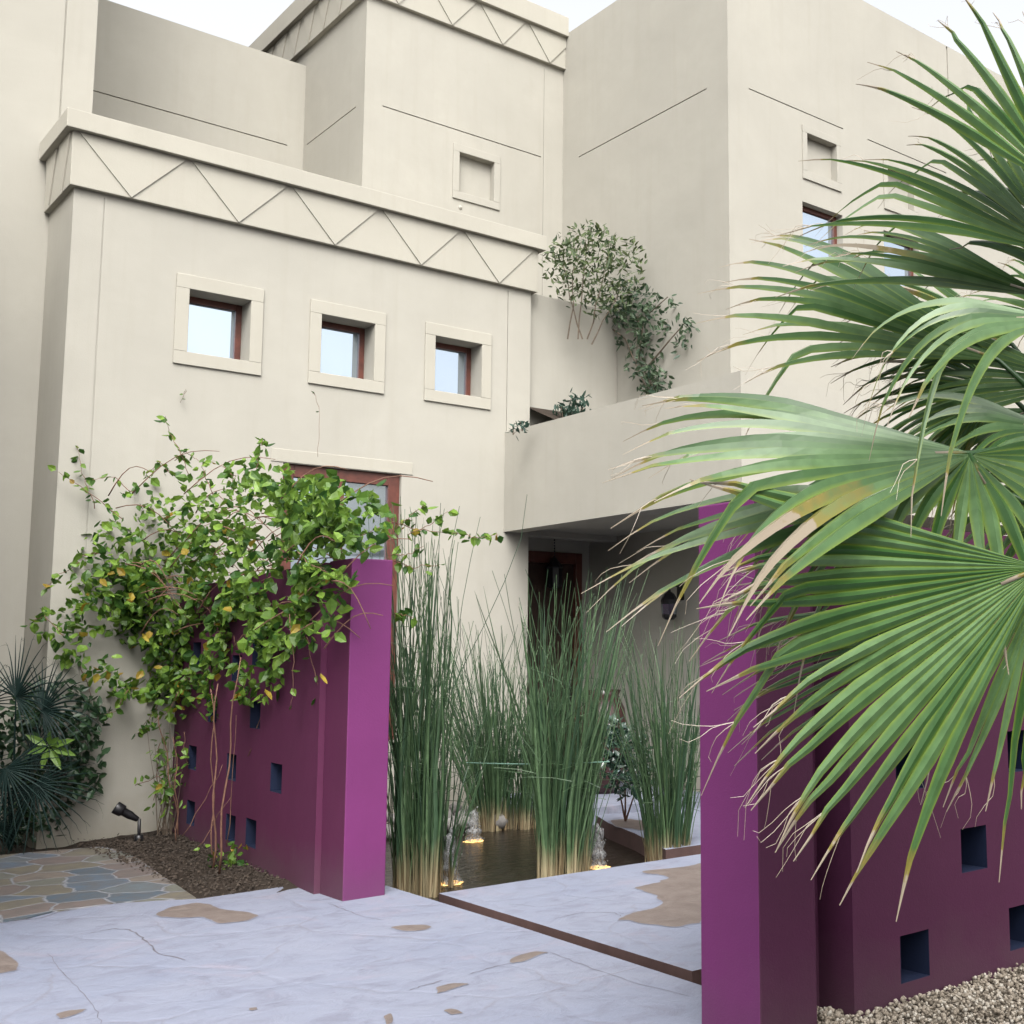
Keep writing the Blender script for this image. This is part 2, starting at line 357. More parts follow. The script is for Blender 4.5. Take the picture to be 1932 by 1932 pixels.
crack(pv, [(620,1705),(655,1718),(690,1731),(725,1736)], .006)
crack(pv, [(885,1838),(920,1828),(960,1818),(1000,1808)], .007)
crack(pv, [(1040,1798),(1075,1812),(1130,1832),(1200,1855),(1300,1880)], .005)
crack(pv, [(770,1870),(800,1860),(835,1850)], .008)
crack(pv, [(90,1800),(120,1835),(150,1870),(180,1905),(190,1932)], .004)
o = pv.build('paving', [M['paving'], M['stain'], M['crack'], M['edge']], attrs=True); tag(o, kind='structure')
fl = MB(); fl.prism([(-7,8.61),(1.5,8.53),(1.9,8.53),(2.07,8.63),(2.45,8.64),(2.68,8.54),(2.88,8.42),(2.93,8.9),(2.99,9.54),(3.07,10.2),(3.10,10.68),(3.10,11.0),(3.04,11.25),(2.69,11.32),(2.32,11.37),(-7,11.6)], -.49, .006)
tag(fl.build('flagstone_path', M['flag']), kind='structure')
# soil bed (left) and gravel base (right): small relief
def relief(name, mat_, x0, x1, y0, y1, z, amp, nx, ny, seed, kind='structure', fn=None):
    mb = MB(); ids = {}
    for i in range(nx+1):
        for j in range(ny+1):
            x = x0+(x1-x0)*i/nx; y = y0+(y1-y0)*j/ny
            h = noise.noise(Vector((x*3, y*3, seed)))*amp + noise.noise(Vector((x*14, y*14, seed)))*amp*.5
            if fn: h += fn(x, y)
            ids[i, j] = mb.vert((x, y, z+h))
    for i in range(nx):
        for j in range(ny): mb.face((ids[i,j], ids[i+1,j], ids[i+1,j+1], ids[i,j+1]))
    o = mb.build(name, mat_, smooth=True); return tag(o, kind=kind) if kind else o
relief('soil_bed', M['soil'], -6, 3.9, 8.2, 13, -.05, .03, 150, 90, 3, fn=lambda x, y: .05*max(0, min(1, (x-2.9)/.5)))
relief('gravel_bed', M['gravel'], 3.52, 11, -1, 3.9, -.02, .02, 120, 90, 5)
relief('pond_bed', M['mud'], 3.6, 14, 4.0, 12.4, -.3, .03, 60, 60, 8)
wt = MB(); wt.quad((3.90, 3.9, -.15), (9, 3.9, -.15), (9, 11.9, -.15), (3.60, 11.9, -.15)); tag(wt.build('pond_water', M['water']), kind='structure')
# pebbles
pb = MB()
ico = []
import bmesh
bm = bmesh.new(); bmesh.ops.create_icosphere(bm, subdivisions=1, radius=1); ico_v = [v.co.copy() for v in bm.verts]; ico_f = [[v.index for v in f.verts] for f in bm.faces]; bm.free()
def pebble(mb, c, s, mi=0):
    k = len(mb.v); rot = Matrix.Rotation(random.uniform(0, 6.3), 3, rv(1).normalized()); sx, sy, sz = s*random.uniform(.7,1.3), s*random.uniform(.6,1.1), s*random.uniform(.45,.8); r_ = random.random()
    for v in ico_v:
        q = rot @ Vector((v.x*sx, v.y*sy, v.z*sz))*random.uniform(.9,1.1); mb.vert((c[0]+q.x, c[1]+q.y, c[2]+q.z), 0, r_)
    for f in ico_f: mb.face([k+i for i in f], mi)
for i in range(14000):
    x = random.uniform(3.6, 6.6); y = 3.62 - abs(random.gauss(0, .55)); 
    pebble(pb, (x, y, random.uniform(-.02, .035) + .02*noise.noise(Vector((x*3, y*3, 0)))), random.uniform(.007, .015))
for i in range(250):
    pebble(pb, (random.uniform(3.86,4.05), random.uniform(3.62,3.85), random.uniform(-.01,.03)), random.uniform(.009,.018))
m, nt, b, o_ = new_mat('pebbles_mixed'); a_ = N(nt, 'Attribute', attribute_name='rr')
nt.links.new(ramp(nt, a_.outputs[2], [(0, (.09,.075,.055)), (.35, (.18,.15,.115)), (.7, (.26,.225,.18)), (1, (.34,.315,.27))]), b.inputs['Base Color']); b.inputs['Roughness'].default_value = .8; M['pebbles'] = m
tag(pb.build('gravel_pebbles', M['pebbles'], smooth=True, attrs=True), 'loose beige gravel at the foot of the dark plum wall', 'gravel', kind='stuff')
# leaf litter on the soil bed
lt = MB()
for i in range(1500):
    x = random.uniform(2.9, 3.75); y = random.uniform(8.4, 11.7)
    lt.leaf(Vector((x, y, .0+random.uniform(0,.03))), Vector((random.gauss(0,1), random.gauss(0,1), random.gauss(0,.25))), Vector((random.gauss(0,.4), random.gauss(0,.4), 1)), random.uniform(.015,.04), random.uniform(.008,.018), random.random())
for i in range(900):
    pebble(lt, (random.uniform(2.92,3.7), random.uniform(8.4,11.5), random.uniform(-.01,.03)), random.uniform(.006,.016))
tag(lt.build('leaf_litter', M['litter'], attrs=True), 'dry brown leaves and clods on the planting bed', 'leaf litter', kind='stuff')

# bridging slabs over the pond
s2 = MB(); s2.prism([(4.07,4.74),(9.0,4.66),(9.0,7.25),(6.4,7.36),(4.13,7.43)], -.16, .0, 0, 3)
patch(s2, smooth_poly(rag(gp([(1330,1628),(1270,1638),(1208,1645),(1260,1656),(1245,1665),(1192,1676),(1225,1686),(1250,1702),(1225,1716),(1165,1735),(1200,1742),(1260,1750),(1330,1742)]), .03, 3), 1), .003, 1)
crack(s2, [(1048,1734),(1100,1722),(1160,1722),(1170,1729)], .006); crack(s2, [(960,1706),(1020,1712),(1060,1706),(1110,1692)], .004); crack(s2, [(1165,1722),(1230,1736),(1300,1752)], .004)
o = s2.build('stepping_slab', [M['paving'], M['stain'], M['crack'], M['edge']], attrs=True); tag(o, kind='structure'); 
s3 = MB(); s3.prism([(6.35,7.72),(9.0,7.6),(9.0,9.3),(7.2,9.85),(6.95,9.3),(6.72,8.6)], -.16, .0, 0, 3)
patch(s3, smooth_poly(rag(gp([(1150,1548),(1190,1545),(1240,1552),(1290,1560),(1270,1570),(1200,1566),(1160,1560)]), .03, 3), 1), .003, 1)
tag(s3.build('stepping_slab', [M['paving'], M['stain'], M['crack'], M['edge']], attrs=True), kind='structure')
pf = MB(); pf.box((7.0, 10.15, -.3), (9.09, 12.6, .02)); tag(pf.build('porch_floor', M['paving']), kind='structure')
rk = MB()
for i in range(60):
    x = random.uniform(5.2, 7.6); y = 11.0 + random.uniform(-.5, .75)
    pebble(rk, (x, y, -.1+random.uniform(0,.08)), random.uniform(.05,.14))
tag(rk.build('pond_edge_stones', M['rock'], smooth=True), 'heaped grey stones along the far edge of the pond', 'rocks', kind='stuff')

# ================================================================== HOUSE
house = thing('house', (5, 12, 0), 'sand plastered two storey house with zigzag cornices and small square windows', 'house')
X0, X1, YF = 2.70, 7.70, 11.89
VX, VZ = (1, 0, 0), (0, 0, 1)
def front_panel(mb, y, x0, x1, z0, z1, holes): mb.panel((0, y, 0), VX, VZ, (0, -1, 0), x0, x1, z0, z1, holes)
def left_panel(mb, x, y0, y1, z0, z1, holes=()):   # faces -X
    mb.panel((x, 0, 0), (0, -1, 0), VZ, (-1, 0, 0), -y1, -y0, z0, z1, [(-h[1], -h[0], *h[2:]) for h in holes])
WIN = [(3.76, 4.36, 4.55, 5.18), (5.10, 5.70, 4.55, 5.18), (6.43, 7.03, 4.55, 5.18)]
BIGW = (4.75, 6.06, .7, 3.56)
blk = MB()
gr = .012
holes = [(a, b_, c_, d, .30, None, 0) for a, b_, c_, d in WIN] + [(*BIGW, .16, None, 0)]
holes += [(2.955, 2.955+gr, -.4, 5.9, .008, 0, 0), (7.372, 7.372+gr, 4.2, 5.9, .012, 0, 0)]
front_panel(blk, YF, X0, X1, -.5, 6.0, holes)
blk.quad((X0,YF,-.5),(X0,12.8,-.5),(X0,12.8,6.0),(X0,YF,6.0)); blk.quad((X1,YF,-.5),(X1,YF,6.3),(X1,15,6.3),(X1,15,-.5))
blk.quad((X0,YF,6.35),(X1,YF,6.35),(X1,15,6.35),(X0,15,6.35))
o = blk.build('front_block', M['wall'], house); fixn(o)
def cornice(name, x0, x1, y, z0, zc, zt, yb, left=True, p1=.06, p2=.13, right=True, xr=None, phase=2.67, per=1.01):
    mb = MB(); xl = x0-(p1 if left else 0); xR = x1+(p1 if right else 0)
    mb.box((xl, y-p1, z0), (xR, y+.25, zc)); 
    if left: mb.box((xl, y+.25, z0), (xl+.3, yb, zc))
    if right: mb.box((xR-.3, y+.25, z0), (xR, yb, zc))
    # raised down-pointing triangles
    k = phase; e = .013; h0, h1 = z0+.004, zc-.004
    while k < xR-.05:
        a, b_, c_ = k+.03, min(k+per-.02, xR-.005), k+per/2
        if a < xl: a = xl+.01
        yy = y-p1
        if c_ < xR:
            pts = [(a, h1), (c_, h0), (b_, h1)] if b_ >= k+per-.03 else [(a, h1), (c_, h0), (b_, h0+(b_-c_)/(per/2)*(h1-h0)), (b_, h1)]
        else:
            zz = h1-(xR-.005-a)/(per/2)*(h1-h0); pts = [(a, h1), (xR-.005, zz), (xR-.005, h1)]
        F_ = [(x, yy-e, z) for x, z in pts]; B_ = [(x, yy+.001, z) for x, z in pts]
        mb.poly(F_[::-1])
        for i in range(len(pts)):
            j = (i+1) % len(pts); mb.quad(F_[i], F_[j], B_[j], B_[i])
        k += per
    if left:
        k = y-p1
        n = max(1, int(round((yb-k)/.5)))
        st = (yb-k)/n
        for i in range(n):
            a = k+.04+i*st; b_ = k+(i+1)*st-.03; c_ = (a+b_)/2
            F_ = [(xl-e, a, h1), (xl-e, c_, h0), (xl-e, b_, h1)]; B_ = [(xl+.001, q[1], q[2]) for q in F_]
            mb.poly(F_)
            for i2 in range(3): mb.quad(F_[i2], F_[(i2+1)%3], B_[(i2+1)%3], B_[i2])
    q0 = x0-(p2 if left else 0); q1 = x1+(p2 if right else 0)
    mb.box((q0, y-p2, zc), (q1, y+.22, zt))
    if left: mb.box((q0, y+.22, zc), (q0+.35, yb, zt))
    if right: mb.box((q1-.35, y+.22, zc), (q1, yb, zt))
    o = mb.build(name, M['trim'], house); bev(o, .006, 2); return o
cornice('cornice', X0+.01, X1, YF, 5.94, 6.46, 6.64, 12.79)
# window surrounds + windows
def window(x0, x1, z0, z1, y, rec, fw=.055, surround=None, fd=.05, name='window', bars=()):
    f = MB(); yy = y+rec
    f.box((x0,yy-fd,z0),(x0+fw,yy,z1)); f.box((x1-fw,yy-fd,z0),(x1,yy,z1)); f.box((x0+fw,yy-fd,z1-fw),(x1-fw,yy,z1)); f.box((x0+fw,yy-fd,z0),(x1-fw,yy,z0+fw))
    for bx in bars: f.box((bx-.03,yy-fd+.004,z0+fw),(bx+.03,yy-.004,z1-fw))
    w = f.build(name, M['wood'], house, loc=((x0+x1)/2, y, z0)); bev(w, .004, 1)
    def sub(mb, nm, mt):
        o = mb.build(nm, mt, None); o.parent = w; o.location = -Vector(((x0+x1)/2, y, z0)); return o
    p = MB(); p.quad((x0+fw-.01,yy-.022,z0+fw-.01),(x1-fw+.01,yy-.022,z0+fw-.01),(x1-fw+.01,yy-.022,z1-fw+.01),(x0+fw-.01,yy-.022,z1-fw+.01)); sub(p, 'pane', M['glass'])
    q = MB(); q.box((x0-.02,yy,z0-.02),(x1+.02,yy+.05,z1+.02)); sub(q, 'backing', M['black'])
    if surround:
        a, b_, c_, d = surround; sm = MB(); pr = .022
        sm.box((a,y-pr,d_z1(z1)),(b_,y+.001,d)); sm.box((a,y-pr,c_),(b_,y+.001,z0)); sm.box((a,y-pr,z0),(x0,y+.001,z1)); sm.box((x1,y-pr,z0),(b_,y+.001,z1))
        o = sub(sm, 'surround', M['trim']); bev(o, .004, 1)
    return w
def d_z1(z): return z
for (a, b_, c_, d) in WIN: window(a, b_, c_, d, YF, .28, .06, (a-.125, b_+.125, c_-.13, d+.14))
window(*BIGW, YF, .10, .13, None, .06, bars=(5.4,))
lt_ = MB(); lt_.box((4.62, YF-.009, 3.565), (6.19, YF+.001, 3.70)); bev(lt_.build('lintel', M['trim'], house), .004, 1)

# tall tower wall on the left
tw = MB(); front_panel(tw, 12.8, -8, 3.03, -.5, 13, [(2.735, 2.75, 5, 12.9, .012, 0, 0)])
tw.quad((3.03,12.8,-.5),(3.03,15.1,-.5),(3.03,15.1,13),(3.03,12.8,13)); tw.quad((-8,12.8,13),(3.03,12.8,13),(3.03,20,13),(-8,20,13))
o = tw.build('tall_wall', M['wall'], house); fixn(o)
lb = MB(); lb.box((-8, 10.8, -.5), (1.30, 12.799, 6.6)); bev(lb.build('left_block', M['wall'], house), .012, 2)
# rear wall
rw = MB(); front_panel(rw, 15.09, 3.03, 6.15, 3, 9.54, [(3.50, 5.93, 8.345, 8.36, .02, 0, 0)]); rw.box((3.03,15.1,9.52),(6.15,15.4,9.54)); rw.quad((3.03,15.09,9.54),(6.15,15.09,9.54),(6.15,15.45,9.54),(3.03,15.45,9.54))
fixn(rw.build('rear_wall', M['wall'], house))
# upper block
ub = MB(); UY = 13.27
front_panel(ub, UY, 6.15, 9.09, 4.2, 10.0, [(6.39, 8.73, 8.385, 8.40, .02, 0, 0), (7.47, 7.99, 7.56, 8.10, .09, 0, 0), (8.765,8.775,4.3,9.7,.008,0,0)])
left_panel(ub, 6.15, UY, 17, 4.2, 10.0, [(13.5, 14.98, 8.38, 8.395, .02, 0, 0)])
o = ub.build('upper_block', M['wall'], house); fixn(o)
nf = MB(); 
nf.box((7.38,UY-.02,8.10),(8.08,UY+.001,8.20)); nf.box((7.38,UY-.02,7.46),(8.08,UY+.001,7.56)); nf.box((7.38,UY-.02,7.56),(7.47,UY+.001,8.10)); nf.box((7.99,UY-.02,7.56),(8.08,UY+.001,8.10)); 
nf.lathe((7.5, UY, 7.36), [(.03,-.03),(.03,.005),(.0,.02)], 10, 0, (0,-1,0))
bev(nf.build('niche_surround', M['wall'], house), .003, 1)
cornice('cornice', 6.15, 9.09, UY, 9.76, 10.22, 10.50, 17, True, .06, .13, False, phase=6.16, per=.76)
# side wing
wg = MB(); WX, WY, WT = 9.09, 9.85, 10.28
left_panel(wg, WX, WY, UY+3, -.5, WT, [(10.23, 12.88, 8.36, 8.375, .02, 0, 0)])
NI = [(10.42, 10.97, 7.57, 8.07), (11.98, 12.53, 7.57, 8.07)]; WW = [(10.33, 11.07, 6.42, 7.16), (11.88, 12.62, 6.42, 7.16)]
front_panel(wg, WY, WX, 20, -.5, WT, [(9.43, 11.12, 8.33, 8.345, .02, 0, 0), (11.60, 13.3, 8.33, 8.345, .02, 0, 0), (13.385,13.42,9.5,10.27,.02,0,0)] + [(*q, .09, 0, 0) for q in NI] + [(*q, .16, None, 0) for q in WW])
wg.quad((WX,WY,WT),(20,WY,WT),(20,17,WT),(WX,17,WT))
o = wg.build('side_wing', M['wall'], house); fixn(o)
for q in WW: window(*q, WY, .15, .06)
for (a, b_, c_, d) in NI:
    ns = MB()
    a2, b2, c2, d2 = a-.08, b_+.08, c_-.11, d+.09
    for bx in (((a2,WY-.02,d),(b2,WY+.001,d2)),((a2,WY-.02,c2),(b2,WY+.001,c_)),((a2,WY-.02,c_),(a,WY+.001,d)),((b_,WY-.02,c_),(b2,WY+.001,d))): ns.box(*bx)
    bev(ns.build('niche_surround', M['wall'], house), .003, 1)
# terrace wall and canopy
tr = MB(); tr.box((7.701,12.0,3.0),(9.089,12.2,5.98)); bev(tr.build('terrace_wall', M['wall'], house), .01, 2)
cp = MB(); BX, BY, BZ0, BZ1 = 7.36, 7.84, 3.01, 4.18
cp.prism([(BX,BY),(13,BY),(13,BY+.22),(BX+.22,BY+.22),(BX+.22,YF-.001),(BX,YF-.001)], BZ0, BZ1)
cp.box((BX+.22,BY+.22,BZ0+.06),(13,WY-.001,BZ0+.3)); cp.box((BX+.22,WY-.001,BZ0+.06),(WX-.001,YF-.001,BZ0+.3)); cp.box((X1+.001,YF-.001,BZ0+.06),(WX-.001,12.599,BZ0+.3))
o = cp.build('canopy', M['wall'], house); bev(o, .012, 2)
pl = MB(); pl.poly([(X1+.001,11.0,4.15),(WX-.001,11.0,4.15),(WX-.001,11.999,4.56),(X1+.001,11.999,4.56)]); pl.poly([(X1+.001,11.0,4.15),(X1+.001,11.0,3.3),(WX-.001,11.0,3.3),(WX-.001,11.0,4.15)])
pl.build('planter_soil', M['soil'], house)
# porch back wall with door
pw = MB(); DY = 12.6
front_panel(pw, DY, X1, WX, 0, BZ0+.06, [(7.78, 8.97, .02, 2.88, .12, None, 0)]); fixn(pw.build('porch_wall', M['wall'], house))
df = MB(); df.box((7.78,DY-.02,.02),(7.88,DY+.1,2.88)); df.box((8.87,DY-.02,.02),(8.97,DY+.1,2.88)); df.box((7.88,DY-.02,2.74),(8.87,DY+.1,2.88))
dr = df.build('door', M['wood'], house, loc=(8.37, DY, 0)); bev(dr, .005, 1)
def child(mb, nm, mt, par, org, **k):
    o = mb.build(nm, mt, None, **k); o.parent = par; o.location = -Vector(org); return o
dl = MB(); dl.box((7.881,DY+.03,.02),(8.869,DY+.08,2.739))
for zz in (.25, 1.05, 1.85):
    for xx in (7.98, 8.42): dl.box((xx,DY+.015,zz),(xx+.34,DY+.03,zz+.62))
bev(child(dl, 'door_leaf', M['door'], dr, (8.37,DY,0)), .006, 1)
dh = MB(); dh.tube([(8.78,DY-.03,1.0),(8.78,DY-.03,1.25)], .012, n=8); dh.tube([(8.78,DY-.03,1.02),(8.78,DY+.03,1.02)], .008, n=6); dh.tube([(8.78,DY-.03,1.23),(8.78,DY+.03,1.23)], .008, n=6); child(dh, 'handle', M['black'], dr, (8.37,DY,0))

# ================================================================== PURPLE WALLS
def garden_wall(name, label, P0, P1, thick, h, holes, zb=-.4, outward=1, paint='plum'):
    P0, P1 = Vector((*P0, 0)), Vector((*P1, 0)); d = (P1-P0); L = d.length; d.normalize(); n = Vector((d.y, -d.x, 0))*outward
    root = thing(name, P0, label, 'wall'); mb = MB()
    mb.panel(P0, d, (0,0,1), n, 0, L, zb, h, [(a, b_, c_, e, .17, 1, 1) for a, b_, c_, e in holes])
    b0, b1 = P0-n*thick, P1-n*thick
    Z = lambda p, z: (p.x, p.y, z)
    mb.quad(Z(P0,h), Z(P1,h), Z(b1,h), Z(b0,h)); mb.quad(Z(b0,zb), Z(b1,zb), Z(b1,h), Z(b0,h)); mb.quad(Z(P0,zb), Z(b0,zb), Z(b0,h), Z(P0,h)); mb.quad(Z(P1,zb), Z(b1,zb), Z(b1,h), Z(P1,h))
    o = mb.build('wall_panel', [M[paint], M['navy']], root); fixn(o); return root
# left wall: outward normal towards -X
Pa, Pb = (3.505, 8.0), (3.80, 11.88)
c_, e_ = 1.0, .24
HL = []
for s0, zz in ((.74,.60),(1.30,.14),(1.30,1.04),(1.30,1.52),(1.88,.60),(1.84,.12),(1.84,1.40),(3.08,.60),(3.06,.12),(2.5,1.04),(3.08,1.52)): HL.append((s0, s0+.26, zz, zz+.21))
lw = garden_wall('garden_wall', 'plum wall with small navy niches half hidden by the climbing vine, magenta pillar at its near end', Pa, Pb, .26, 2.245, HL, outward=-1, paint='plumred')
pc = MB(); pc.box((3.545, 7.64, -.3), (3.845, 7.995, 2.255)); pc.mi[4] = 1; bev(pc.build('pillar', [M['magenta'], M['plumred']], lw), .008, 3)  # left face takes the wall's plum red, also standing in for vine shade
# right wall along X
HR = []
for x_, zz in ((4.38,.09),(5.24,.09),(6.1,.09),(4.86,.52),(5.72,.52),(4.38,.95),(5.28,.97),(6.1,.95),(4.84,1.40),(5.70,1.40),(6.56,.52)): HR.append((x_-4.06, x_-4.06+.21, zz, zz+.21))
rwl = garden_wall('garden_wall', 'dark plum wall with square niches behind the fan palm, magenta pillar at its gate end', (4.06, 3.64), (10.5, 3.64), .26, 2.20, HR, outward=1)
cn = MB(); cn.box((3.84, 3.85, -.4), (4.0615, 4.02, 2.18)); cn.build('link_panel', M['plum'], rwl)
pc = MB(); pc.box((3.50, 3.65, -.45), (3.838, 4.02, 2.255)); pc.mi[2] = 1; bev(pc.build('pillar', [M['magenta'], M['plum']], rwl), .008, 3)  # front face takes the wall's plum, its darkness standing in for palm shade

# ================================================================== PALM
def fan(mb, hub, tip, hint, nseg, spread, droop=.25, fuse=.42, wk=1.0, stations=15, seed=0, rag_=.12, thread=.12, asym=0, cup=0.0, wmax=.06, fold=.46):
    rnd = random.Random(seed)
    hub = Vector(hub); d = Vector(tip)-hub; Rr = d.length; d.normalize(); n = hint - d*hint.dot(d); n.normalize(); s = n.cross(d)
    dth = R(spread)/nseg
    for i in range(nseg):
        th = -R(spread)/2 + (i+.5)*dth + rnd.gauss(0, dth*.08)
        L = Rr*(.80+.20*math.cos(th*.75))*(1+rnd.uniform(-rag_, rag_*.5))
        u = d*math.cos(th) + s*math.sin(th); sl = -d*math.sin(th) + s*math.cos(th)
        dr = droop*rnd.uniform(.6,1.5); lat = rnd.gauss(0,.035); up = rnd.gauss(0,.025); rr = rnd.random(); dead = rnd.random() < .025
        kink = rnd.random() < .08; prev = None; tw = rnd.gauss(0,.35)
        curl = [rnd.gauss(0,.007) for _ in range(stations+1)]
        for k in range(stations+1):
            t = k/stations; q = max(0, (t-fuse*.8)/(1-fuse*.8))
            dd = dr*q**2.1
            if kink and q > .45: dd += (q-.45)*.45
            w = t*dth*L*.52
            wf = min(fuse*dth*L*.52*wk, wmax)
            if t > fuse: w = wf*(1-(t-fuse)/(1-fuse))**.82
            w = min(w, wf) if t <= fuse and wk < 1 else w
            if t > 1-thread: w = min(w, .0035)
            w = max(w, .0012)
            p = hub + u*(t*L*(1-.25*dd)) + sl*(lat*q*q*L) + n*(up*q*L - cup*t*t*L) + Vector((0,0,-1))*(dd*L)
            if t > .86: acc = sum(curl[int(stations*.84):k+1]); p = p + s*acc*L + Vector((0,0,acc*.6-(t-.86)*.12))*L
            a = tw*q; side = (sl*math.cos(a) + n*math.sin(a)); nn = (n*math.cos(a) - sl*math.sin(a))
            fo = fold*w*(1 if t > .05 else 0)*2
            tt = t if not dead else min(1, .72+t*.3)
            row = (mb.vert(p-side*w, tt, rr, 1), mb.vert(p+nn*fo, tt, rr, 0), mb.vert(p+side*w, tt, rr, 1))
            if prev:
                mb.face((prev[0], prev[1], row[1], row[0])); mb.face((prev[1], prev[2], row[2], row[1]))
            prev = row
            if k == int(stations*.87) and rnd.random() < .6:      # frayed fibres at the split tip
                for _ in range(rnd.choice((1, 1, 2, 3))):
                    q1 = p + u*L*.05 + sl*rnd.gauss(0,.012) + Vector((0,0,-rnd.uniform(0,.02)))
                    q2 = q1 + u*L*rnd.uniform(.02,.08) + sl*rnd.gauss(0,.025) + Vector((0,0,-rnd.uniform(0,.06))) + n*rnd.gauss(0,.01)
                    q3 = q2 + u*L*rnd.uniform(-.01,.05) + sl*rnd.gauss(0,.025) + Vector((0,0,-rnd.uniform(0,.05)))
                    mb.tube([p, p.lerp(q1,.6), q1.lerp(q2,.25)*.5+q1*.5, q1.lerp(q2,.6), q2.lerp(q3,.25), q3], .0013, .0005, 3, 0, rr, .97, 1)
CAMN = -FW
def cam(a, b_, c_): return RT*a + UP*b_ - FW*c_
trunk_top = dp(2090, 1010, 3.75)
palm = thing('fan_palm', (trunk_top.x, trunk_top.y, 0), 'large fan palm with drooping frayed green fronds at the right, standing in gravel', 'palm tree')
tk = MB(); pts = [(trunk_top.x+.03*math.sin(i), trunk_top.y, -.1+(trunk_top.z+.1)*i/14) for i in range(15)]
tk.tube(pts, .20, .14, 12)
for i in range(90):
    z = random.uniform(.05, trunk_top.z); a = random.uniform(0, 6.28); c0 = Vector((trunk_top.x+math.cos(a)*.16, trunk_top.y+math.sin(a)*.16, z)); dd = Vector((math.cos(a)*.6, math.sin(a)*.6, 1))
    tk.leaf(c0, dd, Vector((math.cos(a), math.sin(a), 0)), .16, .10, 0, .2, -.1)
tk.build('trunk', M['trunkm'], palm, smooth=True)
# hub(px,py,depth) tip(px,py,depth) hint nseg spread droop
FR = [
 ((2040,720,4.0),(1620,690,4.2), cam(.1,.6,.8), 13, 62, .14, .5, .12),
 ((1975,560,3.75),(1500,410,3.95), cam(.1,.7,.7), 11, 46, .12, .5, .10),
 ((1910,650,4.35),(1570,560,4.4), cam(0,.5,.85), 15, 74, .12, .5, .10),
 ((1850,930,3.75),(1120,1010,3.5), cam(0,.92,.4), 9, 40, .12, .48, .13),
 ((1900,1130,3.6),(1450,1130,3.5), cam(0,.8,.5), 9, 60, .12, .5, .14),
 ((2010,480,3.5),(1585,195,3.8), cam(.35,.25,1), 13, 66, .10, .42, .14),
 ((2010,360,3.3),(1870,-40,3.6), cam(-.2,.4,1), 13, 78, .05, .42, .12),
 ((1885,680,4.1),(1345,480,4.1), cam(.1,.7,.7), 15, 58, .08, .60, .08),
 ((1835,855,3.45),(1150,860,3.15), cam(0,.88,.5), 17, 80, .10, .55, .12),
 ((1830,858,3.42),(1960,1110,3.1), cam(.1,.5,.9), 18, 200, .35, .45, .10),
 ((1965,1070,3.1),(1330,1335,2.95), cam(.0,.2,1), 22, 80, .04, .60, .12),
 ((1965,1090,3.3),(1840,1510,3.2), cam(0,.1,1), 12, 56, .03, .5, .12),
 ((1800,900,3.9),(1330,1010,3.9), cam(0,.9,.4), 14, 70, .34, .5, .12),
 ((1920,1190,4.0),(1330,1230,4.1), cam(0,.6,.8), 17, 46, .10, .55, .13),
 ((1990,600,3.2),(1600,610,3.0), cam(-.1,.8,.6), 8, 64, .40, .42, .07),
 ((1890,730,4.3),(1600,770,4.3), cam(0,.2,1), 22, 110, .15, .45, .10),
 ((1990,810,3.9),(1640,760,3.7), cam(.2,.8,.5), 11, 70, .42, .42, .08),
 ((1960,770,4.4),(1670,880,4.5), cam(0,.9,.3), 20, 110, .3, .5, .10),
 ((2020,930,4.2),(1760,960,4.2), cam(0,.4,1), 20, 160, .25, .5, .10),
 ((2060,620,4.1),(1780,520,4.3), cam(.1,.5,.8), 14, 70, .15, .5, .10),
 ((2150,600,3.6),(2300,100,3.7), cam(0,.4,1), 24, 160, .15, .5, .12),
 ((2350,1000,3.9),(2800,950,4.0), cam(0,.7,1), 28, 160, .25, .5, .12),
 ((2150,850,4.6),(2300,500,5.2), cam(0,.4,-1), 28, 160, .25, .5, .12),
]
for i, (h, t_, hint, ns_, sp, dr_, fu, th_) in enumerate(FR):
    H, T = dp(*h), dp(*t_); mb = MB()
    fan(mb, H, T, hint.normalized(), ns_, sp, dr_, fu, seed=100+i, thread=th_)
    fr = mb.build('frond', M['palm'], palm, attrs=True, smooth=False)
    pe = MB(); a = trunk_top + Vector((0,0,random.uniform(-.15,.1))); mid = a.lerp(H, .5) + Vector((0,0,.08))
    dirn = (T-H).normalized()*.12
    pe.tube([a, a.lerp(mid,.5)+Vector((0,0,.03)), mid, mid.lerp(H,.5)+Vector((0,0,.02)), H, H+dirn], .017, .006, 6)
    po = pe.build('petiole', M['palm'], None, attrs=True, smooth=True); po.parent = fr; po.location = (0,0,0)

# ================================================================== VINE
vine = thing('climbing_vine', (3.33, 9.2, 0), 'bushy green climbing vine with some yellow leaves spilling over the left plum wall', 'climbing plant')
V = MB(); VY = MB(); VS = MB()
def vleaf(p, L=None, yellow=False, down=.5):
    L = L or random.uniform(.05,.12); d = rv(1); d.z -= down; d.normalize()
    n = (CAMN*.6 + Vector((0,0,.9)) + rv(.75)).normalized()
    (VY if yellow else V).leaf(p, d, n, L, L*random.uniform(.58,.82), random.random()**1.2, .22, random.uniform(-.1,.35))
def vdepth(x, y): # the plant leans out from the angled wall; further left = further back
    xx = max(335, min(600, x)); P0, d = Vector((3.505, 8.0, 0)), Vector((.295, 3.88, 0)).normalized(); n = Vector((d.y, -d.x, 0)); r_ = ray(xx, 1200)
    t = n.dot(P0-EYE)/n.dot(r_)
    if x > 600: t = 8.25
    if x < 335: t -= (335-x)/335*.7
    off = abs(random.gauss(0, .28))+.06
    if y < 1050: off = random.gauss(.1, .32)
    return t - off
